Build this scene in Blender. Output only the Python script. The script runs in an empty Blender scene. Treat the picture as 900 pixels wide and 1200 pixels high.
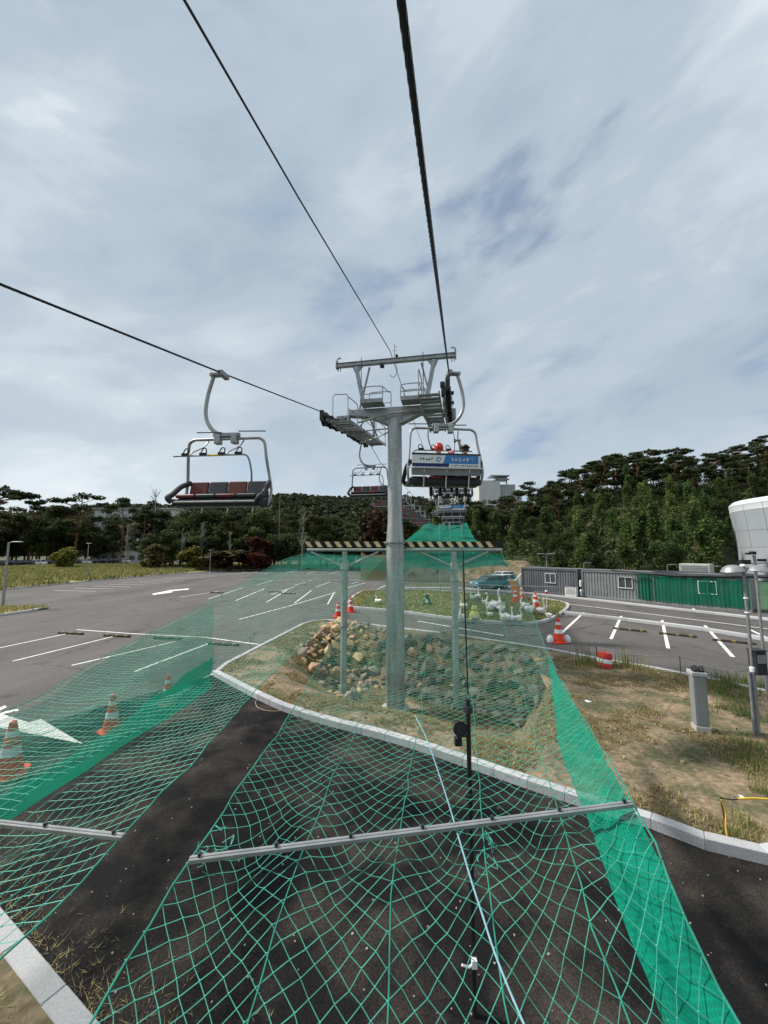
import bpy, bmesh, math, random
from mathutils import Vector, Matrix, noise, geometry
random.seed(7)
S = bpy.context.scene
COL = S.collection
R_ = math.radians
# ------------------------------------------------------------------ camera
EYE = 4.5
TH = math.atan(.1)
cam_d = bpy.data.cameras.new('camera'); cam = bpy.data.objects.new('camera', cam_d); COL.objects.link(cam)
cam_d.sensor_fit = 'VERTICAL'; cam_d.sensor_height = 36; cam_d.lens = 13.5
cam_d.clip_start = .05; cam_d.clip_end = 6000
cam.location = (0, 0, EYE); cam.rotation_euler = (math.pi/2+TH, 0, 0)
S.camera = cam
# ------------------------------------------------------------------ sun, sky, exposure
SUN_EL, SUN_AZ = 48, -75          # azimuth measured from straight ahead, negative = left
sd = bpy.data.lights.new('sun', 'SUN'); sd.energy = 4.0; sd.angle = R_(5); sd.color = (1, .95, .87)
so = bpy.data.objects.new('sun', sd); COL.objects.link(so)
sdir = Vector((math.sin(R_(SUN_AZ))*math.cos(R_(SUN_EL)), math.cos(R_(SUN_AZ))*math.cos(R_(SUN_EL)), math.sin(R_(SUN_EL))))
so.rotation_euler = sdir.to_track_quat('Z', 'Y').to_euler()
so.location = (0, 0, 60)
S.view_settings.view_transform = 'Standard'; S.view_settings.look = 'None'
S.view_settings.gamma = 1; S.view_settings.exposure = .33
W = bpy.data.worlds.new('World'); S.world = W; W.use_nodes = True
def sky_world():
    nt = W.node_tree; nt.nodes.clear(); N = nt.nodes.new; L = nt.links.new
    out = N('ShaderNodeOutputWorld')
    sky = N('ShaderNodeTexSky'); sky.sky_type = 'NISHITA'; sky.sun_disc = False
    sky.sun_elevation = R_(SUN_EL); sky.sun_rotation = R_(SUN_AZ); sky.dust_density = 1.5
    b1 = N('ShaderNodeBackground'); b1.inputs[1].default_value = .11; L(sky.outputs[0], b1.inputs[0])
    tc = N('ShaderNodeTexCoord'); sx = N('ShaderNodeSeparateXYZ'); L(tc.outputs['Generated'], sx.inputs[0])
    def M(op, a, b=None, c=None):
        n = N('ShaderNodeMath'); n.operation = op
        for i, v in enumerate((a, b, c)):
            if v is None: continue
            if isinstance(v, (int, float)): n.inputs[i].default_value = v
            else: L(v, n.inputs[i])
        return n.outputs[0]
    ca, sa = math.cos(R_(-14)), math.sin(R_(-14))
    cx = N('ShaderNodeCombineXYZ'); L(M('ADD', M('MULTIPLY', sx.outputs[0], ca), M('MULTIPLY', sx.outputs[2], -sa)), cx.inputs[0]); L(sx.outputs[1], cx.inputs[1])
    L(M('ADD', M('MULTIPLY', sx.outputs[0], sa), M('MULTIPLY', sx.outputs[2], ca)), cx.inputs[2])
    def noi(scale, detail, rough, rot, sc, off, dist=0.):
        mp = N('ShaderNodeMapping'); mp.inputs['Scale'].default_value = (sc[0], 1, sc[1])
        mp.inputs['Location'].default_value = off; L(cx.outputs[0], mp.inputs[0])
        n = N('ShaderNodeTexNoise'); n.inputs['Scale'].default_value = scale; n.inputs['Detail'].default_value = detail
        n.inputs['Roughness'].default_value = rough; n.inputs['Distortion'].default_value = dist; L(mp.outputs[0], n.inputs[0]); return n.outputs[0]
    def ramp(v, pts):
        r = N('ShaderNodeValToRGB'); e = r.color_ramp.elements
        while len(e) < len(pts): e.new(.5)
        for k, (p, c) in zip(e, pts): k.position = p; k.color = (*c, 1) if isinstance(c, tuple) else (c, c, c, 1)
        r.color_ramp.interpolation = 'EASE'; L(v, r.inputs[0]); return r.outputs[0]
    big = noi(1.3, 3, .5, 0, (.8, 1.7), (3.1, .4, 0.3), .5)
    mid = noi(3.0, 7, .55, 0, (.8, 2.0), (1.3, 7.4, 2), .7)
    fine = noi(8., 8, .58, 0, (.8, 2.4), (4.3, 2.4, 5), .6)
    v = M('ADD', M('ADD', M('MULTIPLY', big, .52), M('MULTIPLY', mid, .32)), M('MULTIPLY', fine, .13))
    colr = ramp(v, [(.36, (.35, .44, .53)), (.45, (.43, .51, .59)), (.51, (.52, .60, .66)), (.56, (.65, .71, .76)), (.63, (.80, .84, .86))])
    # paler towards the horizon
    hz = M('POWER', M('SUBTRACT', 1, M('MINIMUM', M('MAXIMUM', sx.outputs[2], 0), 1)), 5.)
    mh = N('ShaderNodeMixRGB'); L(M('MULTIPLY', hz, .75), mh.inputs[0]); L(colr, mh.inputs[1]); mh.inputs[2].default_value = (.74, .82, .86, 1)
    b2 = N('ShaderNodeBackground'); b2.inputs[1].default_value = .9; L(mh.outputs[0], b2.inputs[0])
    gap = noi(2.2, 6, .52, 0, (.7, 2.6), (8.2, 3.3, 1), .4)
    dens = ramp(M('ADD', gap, M('SUBTRACT', M('MULTIPLY', M('SUBTRACT', v, .5), 1.1), M('MULTIPLY', M('POWER', M('SUBTRACT', 1, M('MINIMUM', M('MAXIMUM', sx.outputs[2], 0), 1)), 9.), .36))), [(.16, 0.3), (.33, 1.)])
    mx = N('ShaderNodeMixShader'); L(dens, mx.inputs[0]); L(b1.outputs[0], mx.inputs[1]); L(b2.outputs[0], mx.inputs[2])
    L(mx.outputs[0], out.inputs[0])
sky_world()

# ------------------------------------------------------------------ photo geometry: pixel + depth (or height) -> place in the world
def ray(px, py):
    a = 600-py; f = 450*math.cos(TH)-a*math.sin(TH); z = 450*math.sin(TH)+a*math.cos(TH)
    return (px-450)/f, z/f
def G(px, py, z=0.):
    a, b = ray(px, py); d = (z-EYE)/b; return Vector((a*d, d, z))
def P(px, py, d):
    a, b = ray(px, py); return Vector((a*d, d, EYE+b*d))
def smooth(t): t = max(0., min(1., t)); return t*t*(3-2*t)

# ------------------------------------------------------------------ materials
MAT = {}
def mat(name, col, rough=.7, metal=0., var=.15, scale=6., col2=None, bump=0., bscale=60., spec=.4, objvar=0., mid=.5, width=.22, trans=0., detail=6, stretch=None, space='Object', grain=None, stain=0):
    if name in MAT: return MAT[name]
    m = bpy.data.materials.new(name); m.use_nodes = True; nt = m.node_tree; N = nt.nodes.new; L = nt.links.new
    b = nt.nodes['Principled BSDF']; tc = N('ShaderNodeTexCoord'); src = tc.outputs[space]
    if stretch:
        mp = N('ShaderNodeMapping'); mp.inputs['Scale'].default_value = stretch; L(src, mp.inputs[0]); src = mp.outputs[0]
    n = N('ShaderNodeTexNoise'); n.inputs['Scale'].default_value = scale; n.inputs['Detail'].default_value = detail; n.inputs['Roughness'].default_value = .6; L(src, n.inputs[0])
    r = N('ShaderNodeMapRange'); r.inputs[1].default_value = mid-width; r.inputs[2].default_value = mid+width; L(n.outputs[0], r.inputs[0])
    c2 = col2 or tuple(min(1, c*(1-var*1.6)) for c in col); c1 = col if col2 else tuple(min(1, c*(1+var)) for c in col)
    mx = N('ShaderNodeMixRGB'); mx.inputs[1].default_value = (*c1, 1); mx.inputs[2].default_value = (*c2, 1); L(r.outputs[0], mx.inputs[0]); o = mx.outputs[0]
    if objvar:
        oi = N('ShaderNodeObjectInfo'); hs = N('ShaderNodeHueSaturation'); mr = N('ShaderNodeMapRange')
        mr.inputs[3].default_value = 1-objvar; mr.inputs[4].default_value = 1+objvar; L(oi.outputs['Random'], mr.inputs[0]); L(mr.outputs[0], hs.inputs['Value'])
        m2 = N('ShaderNodeMapRange'); m2.inputs[3].default_value = .5-objvar*.06; m2.inputs[4].default_value = .5+objvar*.06
        ml = N('ShaderNodeMath'); ml.operation = 'FRACT'; mm = N('ShaderNodeMath'); mm.operation = 'MULTIPLY'; mm.inputs[1].default_value = 7.31
        L(oi.outputs['Random'], mm.inputs[0]); L(mm.outputs[0], ml.inputs[0]); L(ml.outputs[0], m2.inputs[0]); L(m2.outputs[0], hs.inputs['Hue'])
        L(o, hs.inputs['Color']); o = hs.outputs[0]
    if stain:
        q1 = N('ShaderNodeTexNoise'); q1.inputs['Scale'].default_value = stain; q1.inputs['Detail'].default_value = 8; L(tc.outputs['Object'], q1.inputs[0])
        q2 = N('ShaderNodeMapRange'); q2.inputs[1].default_value = .60; q2.inputs[2].default_value = .70; q2.inputs[3].default_value = 1; q2.inputs[4].default_value = .62; L(q1.outputs[0], q2.inputs[0])
        vo = N('ShaderNodeTexVoronoi'); vo.feature = 'DISTANCE_TO_EDGE'; vo.inputs['Scale'].default_value = .11; L(tc.outputs['Object'], vo.inputs[0])
        nd = N('ShaderNodeVectorMath'); nd.operation = 'MULTIPLY_ADD'; nd.inputs[1].default_value = (1.2, 1.2, 0); L(q1.outputs['Color'], nd.inputs[0]); L(tc.outputs['Object'], nd.inputs[2]); L(nd.outputs[0], vo.inputs[0])
        vr = N('ShaderNodeMapRange'); vr.inputs[1].default_value = .002; vr.inputs[2].default_value = .006; vr.inputs[3].default_value = .6; vr.inputs[4].default_value = 1; L(vo.outputs['Distance'], vr.inputs[0])
        qm = N('ShaderNodeMath'); qm.operation = 'MULTIPLY'; L(q2.outputs[0], qm.inputs[0]); L(vr.outputs[0], qm.inputs[1])
        qh = N('ShaderNodeHueSaturation'); L(qm.outputs[0], qh.inputs['Value']); L(o, qh.inputs['Color']); o = qh.outputs[0]
    if grain:
        g1 = N('ShaderNodeTexNoise'); g1.inputs['Scale'].default_value = grain[0]; g1.inputs['Detail'].default_value = 3; L(tc.outputs['Object'], g1.inputs[0])
        g2 = N('ShaderNodeMapRange'); g2.inputs[1].default_value = .3; g2.inputs[2].default_value = .7; g2.inputs[3].default_value = 1-grain[1]; g2.inputs[4].default_value = 1+grain[1]; L(g1.outputs[0], g2.inputs[0])
        gh = N('ShaderNodeHueSaturation'); L(g2.outputs[0], gh.inputs['Value']); L(o, gh.inputs['Color']); o = gh.outputs[0]
    L(o, b.inputs['Base Color']); b.inputs['Roughness'].default_value = rough; b.inputs['Metallic'].default_value = metal
    b.inputs['Specular IOR Level'].default_value = spec
    if bump:
        nb = N('ShaderNodeTexNoise'); nb.inputs['Scale'].default_value = bscale; nb.inputs['Detail'].default_value = 4; L(tc.outputs['Object'], nb.inputs[0])
        bp = N('ShaderNodeBump'); bp.inputs['Strength'].default_value = bump; bp.inputs['Distance'].default_value = .02; L(nb.outputs[0], bp.inputs['Height']); L(bp.outputs[0], b.inputs['Normal'])
    if trans:
        tr = N('ShaderNodeBsdfTranslucent'); L(o, tr.inputs[0]); ms = N('ShaderNodeMixShader'); ms.inputs[0].default_value = trans
        L(b.outputs[0], ms.inputs[1]); L(tr.outputs[0], ms.inputs[2]); L(ms.outputs[0], nt.nodes['Material Output'].inputs[0])
    MAT[name] = m; return m
def cloth_mat(name, col, cover, wave=1.):
    m = bpy.data.materials.new(name); m.use_nodes = True; nt = m.node_tree; N = nt.nodes.new; L = nt.links.new
    b = nt.nodes['Principled BSDF']; b.inputs['Roughness'].default_value = .8; b.inputs['Specular IOR Level'].default_value = .08
    tc = N('ShaderNodeTexCoord'); n = N('ShaderNodeTexNoise'); n.inputs['Scale'].default_value = 2.2*wave; n.inputs['Detail'].default_value = 7; L(tc.outputs['Object'], n.inputs[0])
    mx = N('ShaderNodeMixRGB'); mx.inputs[1].default_value = (*[c*.65 for c in col], 1); mx.inputs[2].default_value = (*[min(1, c*1.3) for c in col], 1); L(n.outputs[0], mx.inputs[0])
    L(mx.outputs[0], b.inputs['Base Color'])
    tl = N('ShaderNodeBsdfTranslucent'); L(mx.outputs[0], tl.inputs[0]); m1 = N('ShaderNodeMixShader'); m1.inputs[0].default_value = .45
    L(b.outputs[0], m1.inputs[1]); L(tl.outputs[0], m1.inputs[2])
    tp = N('ShaderNodeBsdfTransparent'); m2 = N('ShaderNodeMixShader')
    # tight knit: two crossed thread families
    uv = tc.outputs['UV']; sp = N('ShaderNodeSeparateXYZ'); L(uv, sp.inputs[0]); ws = []
    for k in (0, 1):
        q = N('ShaderNodeMath'); q.operation = 'MULTIPLY'; q.inputs[1].default_value = 40; L(sp.outputs[k], q.inputs[0])
        f = N('ShaderNodeMath'); f.operation = 'PINGPONG'; f.inputs[1].default_value = 1; L(q.outputs[0], f.inputs[0]); ws.append(f.outputs[0])
    mm = N('ShaderNodeMath'); mm.operation = 'MAXIMUM'; L(ws[0], mm.inputs[0]); L(ws[1], mm.inputs[1])
    mr = N('ShaderNodeMapRange'); mr.inputs[1].default_value = .3; mr.inputs[2].default_value = 1; mr.inputs[3].default_value = max(0, cover-.22); mr.inputs[4].default_value = min(1, cover+.13); L(mm.outputs[0], mr.inputs[0])
    n2 = N('ShaderNodeTexNoise'); n2.inputs['Scale'].default_value = .9*wave; n2.inputs['Detail'].default_value = 5; L(tc.outputs['Object'], n2.inputs[0])
    ad = N('ShaderNodeMath'); ad.operation = 'MULTIPLY_ADD'; ad.inputs[1].default_value = .5; ad.inputs[2].default_value = -.25; L(n2.outputs[0], ad.inputs[0])
    a2 = N('ShaderNodeMath'); a2.operation = 'ADD'; a2.use_clamp = True; L(mr.outputs[0], a2.inputs[0]); L(ad.outputs[0], a2.inputs[1])
    L(a2.outputs[0], m2.inputs[0]); L(tp.outputs[0], m2.inputs[1]); L(m1.outputs[0], m2.inputs[2]); L(m2.outputs[0], nt.nodes['Material Output'].inputs[0])
    MAT[name] = m; return m
galv = mat('galvanised', (.40, .41, .41), .42, .5, 0, 4., col2=(.25, .26, .26), width=.2, detail=12, bump=.05, bscale=30)
galvd = mat('galvanised_dull', (.30, .31, .32), .5, .5, .2, 5.)
polem = mat('tower_zinc', (.45, .47, .47), .45, .45, 0, 1.5, col2=(.27, .285, .285), width=.16, detail=14, stretch=(3, 3, .35), grain=(9, .14))
black = mat('black_rubber', (.015, .015, .017), .6, 0, .3)
dark = mat('dark_steel', (.05, .052, .056), .5, .5, .2)
ropem = mat('steel_rope', (.035, .036, .04), .45, .6, .3, 20)
redc = mat('red_seat', (.115, .02, .016), .55, 0, .2, 8, objvar=.12)
greyc = mat('slate_seat', (.032, .038, .048), .55, 0, .2, 8, objvar=.12)
asph = mat('lot_asphalt', (.125, .112, .105), .9, 0, col2=(.07, .064, .062), scale=.3, width=.2, stretch=(1, .35, 1), bump=.3, bscale=90, detail=15, grain=(14, .28), stain=.9)
asphn = mat('new_asphalt', (.0085, .008, .0085), .85, 0, col2=(.070, .057, .047), scale=.75, mid=.59, width=.14, spec=.15, bump=.6, bscale=70, detail=15, grain=(38, .5))
soil = mat('dry_soil', (.26, .185, .12), .95, 0, col2=(.085, .085, .04), scale=1.1, mid=.5, width=.11, bump=1., bscale=12, detail=15, grain=(9, .4))
kerbm = mat('granite_kerb', (.50, .50, .51), .8, 0, col2=(.36, .36, .37), scale=38, bump=.15, detail=4, objvar=.12)
white = mat('road_white', (.74, .74, .70), .8, 0, col2=(.40, .39, .37), scale=4.5, mid=.60, width=.12, detail=15)
grass_g = mat('grass_ground', (.16, .165, .05), .95, 0, col2=(.27, .23, .085), scale=.3, width=.16, detail=10)
hillm = mat('hill_ground', (.03, .034, .016), .95, 0, col2=(.06, .05, .03), scale=.2)
conc = mat('concrete', (.42, .41, .39), .85, 0, .12, 3, bump=.2)
whp = mat('white_paint', (.72, .73, .73), .5, 0, .06, 3)
orange = mat('cone_orange', (.70, .06, .02), .55, 0, .2, 9)
redp = mat('red_plastic', (.55, .035, .03), .5, 0, .15, 6)
yellow = mat('yellow_paint', (.75, .48, .06), .6, 0, .15, 6)
netm = mat('net_twine', (.075, .40, .29), .55, 0, .25, 5)
netr = mat('net_border_rope', (.02, .24, .17), .6, 0, .25, 5)
blue_rope = mat('pale_blue_rope', (.20, .36, .42), .6, 0, .15, 30)
clothL = cloth_mat('green_shade_cloth', (.002, .19, .115), .93)
clothT = cloth_mat('thin_green_shade_cloth', (.005, .18, .12), .42)
clothR = cloth_mat('bright_green_shade_cloth', (.004, .34, .215), .86, 3)
glass = mat('window_glass', (.06, .07, .08), .12, 0, .2, 2, spec=.8)

# ------------------------------------------------------------------ mesh helpers
def tag(o, label=None, cat=None, group=None, kind=None):
    if label: o['label'] = label
    if cat: o['category'] = cat
    if group: o['group'] = group
    if kind: o['kind'] = kind
    return o
def empty(name, loc, rz=0., label=None, cat=None, group=None):
    o = bpy.data.objects.new(name, None); COL.objects.link(o); o.location = loc; o.rotation_euler = (0, 0, rz); o.empty_display_size = .2
    return tag(o, label, cat, group)
class MB:
    def __init__(s): s.v = []; s.f = []; s.mi = []; s.m = 0
    def add(s, vs, fs):
        o = len(s.v); s.v += [tuple(p) for p in vs]; s.f += [tuple(i+o for i in f) for f in fs]; s.mi += [s.m]*len(fs); return s
    def box(s, c, d, rot=None):
        hx, hy, hz = d[0]/2, d[1]/2, d[2]/2
        vs = [Vector((x*hx, y*hy, z*hz)) for z in (-1, 1) for y in (-1, 1) for x in (-1, 1)]
        if rot is not None: vs = [rot @ p for p in vs]
        c = Vector(c); vs = [p+c for p in vs]
        return s.add(vs, [(0, 2, 3, 1), (4, 5, 7, 6), (0, 1, 5, 4), (2, 6, 7, 3), (0, 4, 6, 2), (1, 3, 7, 5)])
    def beam(s, a, b, w, h, up=(0, 0, 1)):
        a = Vector(a); b = Vector(b); y = (b-a); l = y.length; y = y.normalized(); x = y.cross(Vector(up))
        if x.length < 1e-4: x = Vector((1, 0, 0))
        x.normalize(); z = x.cross(y); m = Matrix((x, y, z)).transposed()
        return s.box((a+b)/2, (w, l, h), m)
    def tube(s, pts, r, n=8, cap=True):
        pts = [Vector(p) for p in pts]; k = len(pts); rs = r if isinstance(r, (list, tuple)) else [r]*k
        t0 = (pts[1]-pts[0]).normalized(); u = t0.orthogonal().normalized(); vs = []; fs = []
        for i, p in enumerate(pts):
            t = (pts[min(i+1, k-1)]-pts[max(i-1, 0)]).normalized()
            u = (u-t*u.dot(t)); u = u.normalized() if u.length > 1e-6 else t.orthogonal().normalized(); w = t.cross(u)
            for j in range(n):
                a = 2*math.pi*j/n; vs.append(p+(u*math.cos(a)+w*math.sin(a))*rs[i])
        for i in range(k-1):
            for j in range(n):
                q = (j+1) % n; fs.append((i*n+j, i*n+q, (i+1)*n+q, (i+1)*n+j))
        if cap: fs.append(tuple(range(n))[::-1]); fs.append(tuple((k-1)*n+j for j in range(n)))
        return s.add(vs, fs)
    def lathe(s, prof, n=16, c=(0, 0, 0), sx=1, sy=1, rot=None):
        vs = []; fs = []; c = Vector(c)
        for (r, z) in prof:
            for j in range(n):
                a = 2*math.pi*j/n; p = Vector((r*math.cos(a)*sx, r*math.sin(a)*sy, z))
                if rot is not None: p = rot @ p
                vs.append(p+c)
        for i in range(len(prof)-1):
            for j in range(n):
                q = (j+1) % n; fs.append((i*n+j, i*n+q, (i+1)*n+q, (i+1)*n+j))
        fs.append(tuple(range(n))[::-1]); fs.append(tuple((len(prof)-1)*n+j for j in range(n)))
        return s.add(vs, fs)
    def prism(s, poly, z0, z1):
        n = len(poly); vs = [(p[0], p[1], z0) for p in poly]+[(p[0], p[1], z1) for p in poly]
        tris = geometry.tessellate_polygon([[Vector((p[0], p[1], 0)) for p in poly]])
        fs = [tuple(t) for t in tris]+[tuple(i+n for i in t) for t in tris]+[(i, (i+1) % n, n+(i+1) % n, n+i) for i in range(n)]
        return s.add(vs, fs)
    def mesh(s, name, mats, smooth=False, bev=0.):
        me = bpy.data.meshes.new(name); me.from_pydata(s.v, [], s.f); 
        if not isinstance(mats, (list, tuple)): mats = [mats]
        for m in mats: me.materials.append(m)
        if len(mats) > 1: me.polygons.foreach_set('material_index', s.mi)
        if len(s.f) < 60000:
            bm = bmesh.new(); bm.from_mesh(me); bmesh.ops.recalc_face_normals(bm, faces=bm.faces)
            if bev: bmesh.ops.bevel(bm, geom=bm.edges[:], offset=bev, segments=1, affect='EDGES', clamp_overlap=True)
            bm.to_mesh(me); bm.free()
        if smooth:
            me.polygons.foreach_set('use_smooth', [True]*len(me.polygons)); me.set_sharp_from_angle(angle=R_(42))
        me.update(); return me
    def build(s, name, mats, parent=None, smooth=False, bev=0., loc=None, rz=0.):
        o = bpy.data.objects.new(name, s.mesh(name, mats, smooth, bev)); COL.objects.link(o)
        if parent: o.parent = parent
        if loc is not None: o.location = loc
        if rz: o.rotation_euler = (0, 0, rz)
        return o
KIDS = {}
def kids(o): return [c for c in o.children]
def copy_tree(o, parent=None):
    c = o.copy(); COL.objects.link(c); c.parent = parent
    for ch in list(o.children): copy_tree(ch, c)
    return c
def inst(me, name, parent=None, loc=(0, 0, 0), rot=(0, 0, 0), sc=1.):
    o = bpy.data.objects.new(name, me); COL.objects.link(o); o.parent = parent; o.location = loc; o.rotation_euler = rot
    o.scale = (sc, sc, sc) if isinstance(sc, (int, float)) else sc; return o
def rz(v, a): return Vector((v[0]*math.cos(a)-v[1]*math.sin(a), v[0]*math.sin(a)+v[1]*math.cos(a), v[2] if len(v) > 2 else 0))
def curve_pts(pts, n=6):
    pts = [Vector(p) for p in pts]; out = []
    for i in range(len(pts)-1):
        p0 = pts[max(i-1, 0)]; p1 = pts[i]; p2 = pts[i+1]; p3 = pts[min(i+2, len(pts)-1)]
        for k in range(n):
            t = k/n; out.append(.5*((2*p1)+(p2-p0)*t+(2*p0-5*p1+4*p2-p3)*t*t+(-p0+3*p1-3*p2+p3)*t**3))
    out.append(pts[-1]); return out
def interp(pts, d, key=1):
    if d <= pts[0][key]: a, b = pts[0], pts[1]
    elif d >= pts[-1][key]: a, b = pts[-2], pts[-1]
    else:
        for a, b in zip(pts, pts[1:]):
            if a[key] <= d <= b[key]: break
    t = (d-a[key])/(b[key]-a[key]); return Vector(a).lerp(Vector(b), t)

# ------------------------------------------------------------------ the ground
ISL = curve_pts([G(*p) for p in [(255, 790), (340, 832), (470, 868), (560, 898), (640, 925), (700, 945), (741, 955), (800, 978), (860, 998), (905, 1004)]], 4)
near_edge = [Vector((p.x, p.y, 0)) for p in ISL]
near_edge += [Vector((7.3, 6.6, 0)), Vector((9.5, 8.2, 0)), Vector((12.2, 10.2, 0))]
far_edge = [G(*p) for p in [(900, 815), (850, 803), (770, 787), (700, 775), (640, 763), (530, 746), (440, 735)]]+[Vector((-3.2, 24.85, 0)), Vector((-4.1, 24.9, 0))]
left_edge = [Vector((-4.75, 24.2, 0)), Vector((-6.15, 15.4, 0)), Vector((-6.12, 14.75, 0))]
island = near_edge+far_edge+left_edge
def seg_dist(p, a, b):
    ab = b-a; t = max(0, min(1, (p-a).dot(ab)/max(1e-9, ab.dot(ab)))); return (p-(a+ab*t)).length
def poly_dist(p, pl): return min(seg_dist(p, a, b) for a, b in zip(pl, pl[1:]))
def inside(p, poly):
    c = False; j = len(poly)-1
    for i in range(len(poly)):
        a, b = poly[i], poly[j]
        if (a[1] > p[1]) != (b[1] > p[1]) and p[0] < (b[0]-a[0])*(p[1]-a[1])/(b[1]-a[1])+a[0]: c = not c
        j = i
    return c
def V2(x, y): return Vector((x, y, 0))
lside = [left_edge[0], left_edge[1], left_edge[2]]
def pit(x, y):
    p = V2(x, y); dn = poly_dist(p, near_edge); df = poly_dist(p, far_edge); dl = poly_dist(p, lside)
    return smooth((dn-.5)/5.2)*smooth((df-.8)/2.6)*smooth((dl-1.3)/3.0)*smooth((.445-x/y)/.12)
def island_h(x, y):
    s = pit(x, y)
    return .11-1.95*s+.03*noise.noise(Vector((x*.5, y*.5, 0)))*min(1, poly_dist(V2(x, y), island+[island[0]])*2)+.02*noise.noise(Vector((x*2, y*2, 3)))
def flat(poly, z, m, name, holes=(), lab=None):
    loops = [[Vector((p[0], p[1], 0)) for p in poly]]+[[Vector((p[0], p[1], 0)) for p in h] for h in holes]
    tris = geometry.tessellate_polygon(loops); allp = [p for l in loops for p in l]
    b = MB(); b.add([(p.x, p.y, z) for p in allp], [tuple(t) for t in tris]); o = b.build(name, m); 
    for p in o.data.polygons: pass
    bm = bmesh.new(); bm.from_mesh(o.data)
    for f in bm.faces:
        f.normal_update()
        if f.normal.z < 0: f.normal_flip()
    bm.to_mesh(o.data); bm.free(); tag(o, lab, None, None, 'structure'); return o
flat([(-4000, -600), (4000, -600), (4000, 4500), (-4000, 4500)], -.06, mat('far_ground', (.05, .055, .025), .95, 0, col2=(.08, .075, .04), scale=.05), 'ground', [island])
flat([(-27, -12), (60, -12), (60, 14), (29.5, 27.6), (22.5, 37.5), (18.2, 41.6), (14, 47), (4, 49.5), (-2, 60), (-6, 88), (-31, 89.3), (-40.3, 73.4), (-42.7, 55.6), (-43.3, 44), (-44, 36), (-27, 30.6), (-26, 20), (-28, 10)], 0, asph, 'parking_lot', [island])
# fresh black asphalt of the road at the near kerb
kb0, kb1 = Vector((-4.76, 5.2, 0)), Vector((-2.8, 4.1, 0)); kd = (kb1-kb0).normalized()
flat([(-6.1, 14.6), (-9.5, 9.6), (-11.5, 5), (-12, -11), (30, -11), (30, 8.0), (14, 8.5), (12.2, 10.15), (9.5, 8.15), (7.3, 6.55)]+[(p.x, p.y) for p in reversed(ISL)], .004, asphn, 'new_asphalt_road')
# island soil as a height field clipped to the kerb line
def soil_patch(name, poly, hf, step, m, z_edge=None):
    xs = [p[0] for p in poly]; ys = [p[1] for p in poly]; x0, x1, y0, y1 = min(xs), max(xs), min(ys), max(ys)
    pts = [Vector((p[0], p[1])) for p in poly]; n0 = len(pts)
    edges = [(i, (i+1) % n0) for i in range(n0)]
    x = x0
    cl = list(poly)+[poly[0]]; cl = [Vector((p[0], p[1], 0)) for p in cl]
    while x < x1:
        y = y0
        while y < y1:
            q = (x+random.uniform(-.2, .2)*step, y+random.uniform(-.2, .2)*step)
            if inside(q, poly) and poly_dist(V2(*q), cl) > step*.45: pts.append(Vector(q))
            y += step
        x += step
    vs, _, fs, *_ = geometry.delaunay_2d_cdt(pts, edges, [], 1, 1e-5)
    b = MB(); b.add([(v.x, v.y, hf(v.x, v.y)) for v in vs], [tuple(f) for f in fs]); o = b.build(name, m, smooth=False)
    me = o.data; me.polygons.foreach_set('use_smooth', [True]*len(me.polygons))
    if me.polygons[0].normal.z < 0: me.flip_normals()
    return tag(o, kind='structure')
soil_patch('island_soil', island, island_h, .33, soil)
isl2 = [p for p in curve_pts([G(*q) for q in [(405, 712), (470, 718), (530, 726), (585, 731), (625, 732), (652, 723), (666, 711), (652, 705), (600, 699), (540, 695), (480, 692), (425, 694), (405, 712)]], 3)][:-1]
mowed = mat('mown_grass', (.17, .155, .06), .95, 0, col2=(.075, .09, .03), scale=.9, width=.15, detail=12, bump=.5, bscale=10)
soil_patch('lawn_island', isl2, lambda x, y: .12+.06*noise.noise(Vector((x*.5, y*.5, 0))), .8, mowed)
# left grass bank
gp = [V2(-43.3, 43.9), V2(-42.8, 55.7), V2(-40.4, 73.5), V2(-31.5, 89.5), V2(-8, 90.5), V2(-2, 92), V2(0, 120), V2(-60, 135), V2(-125, 120), V2(-130, 55), V2(-70, 43.9)]
def bank_h(x, y):
    d = poly_dist(V2(x, y), gp[:6]); return .12+.2*smooth(d/14)+.12*noise.noise(Vector((x*.08, y*.08, 0)))*smooth(d/4)
soil_patch('grass_bank', gp, bank_h, 3., grass_g)
gp2 = [V2(-60, 29), V2(-45, 29.5), V2(-30, 30.5), V2(-26.4, 30.7), V2(-25.9, 30.2), V2(-26.1, 28.6), V2(-26.5, 26.9), V2(-60, 26.)]
soil_patch('grass_verge', gp2, lambda x, y: .12+.04*noise.noise(Vector((x, y, 0))), .8, grass_g)
# soil strip bottom left behind the kerb
nrm = Vector((-kd.y, kd.x, 0))
if nrm.y > 0: nrm = -nrm
kA = kb0-kd*6; kB = kb1+kd*1.5
soil_patch('near_soil_bed', [(kA+nrm*.2), (kB+nrm*.2), (kB+nrm*.2+Vector((.4, -3.5, 0))), (kB+Vector((-2, -7, 0))), (kA+Vector((-3, -7, 0)))], lambda x, y: .13+.05*noise.noise(Vector((x*2, y*2, 0))), .3, soil)

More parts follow.
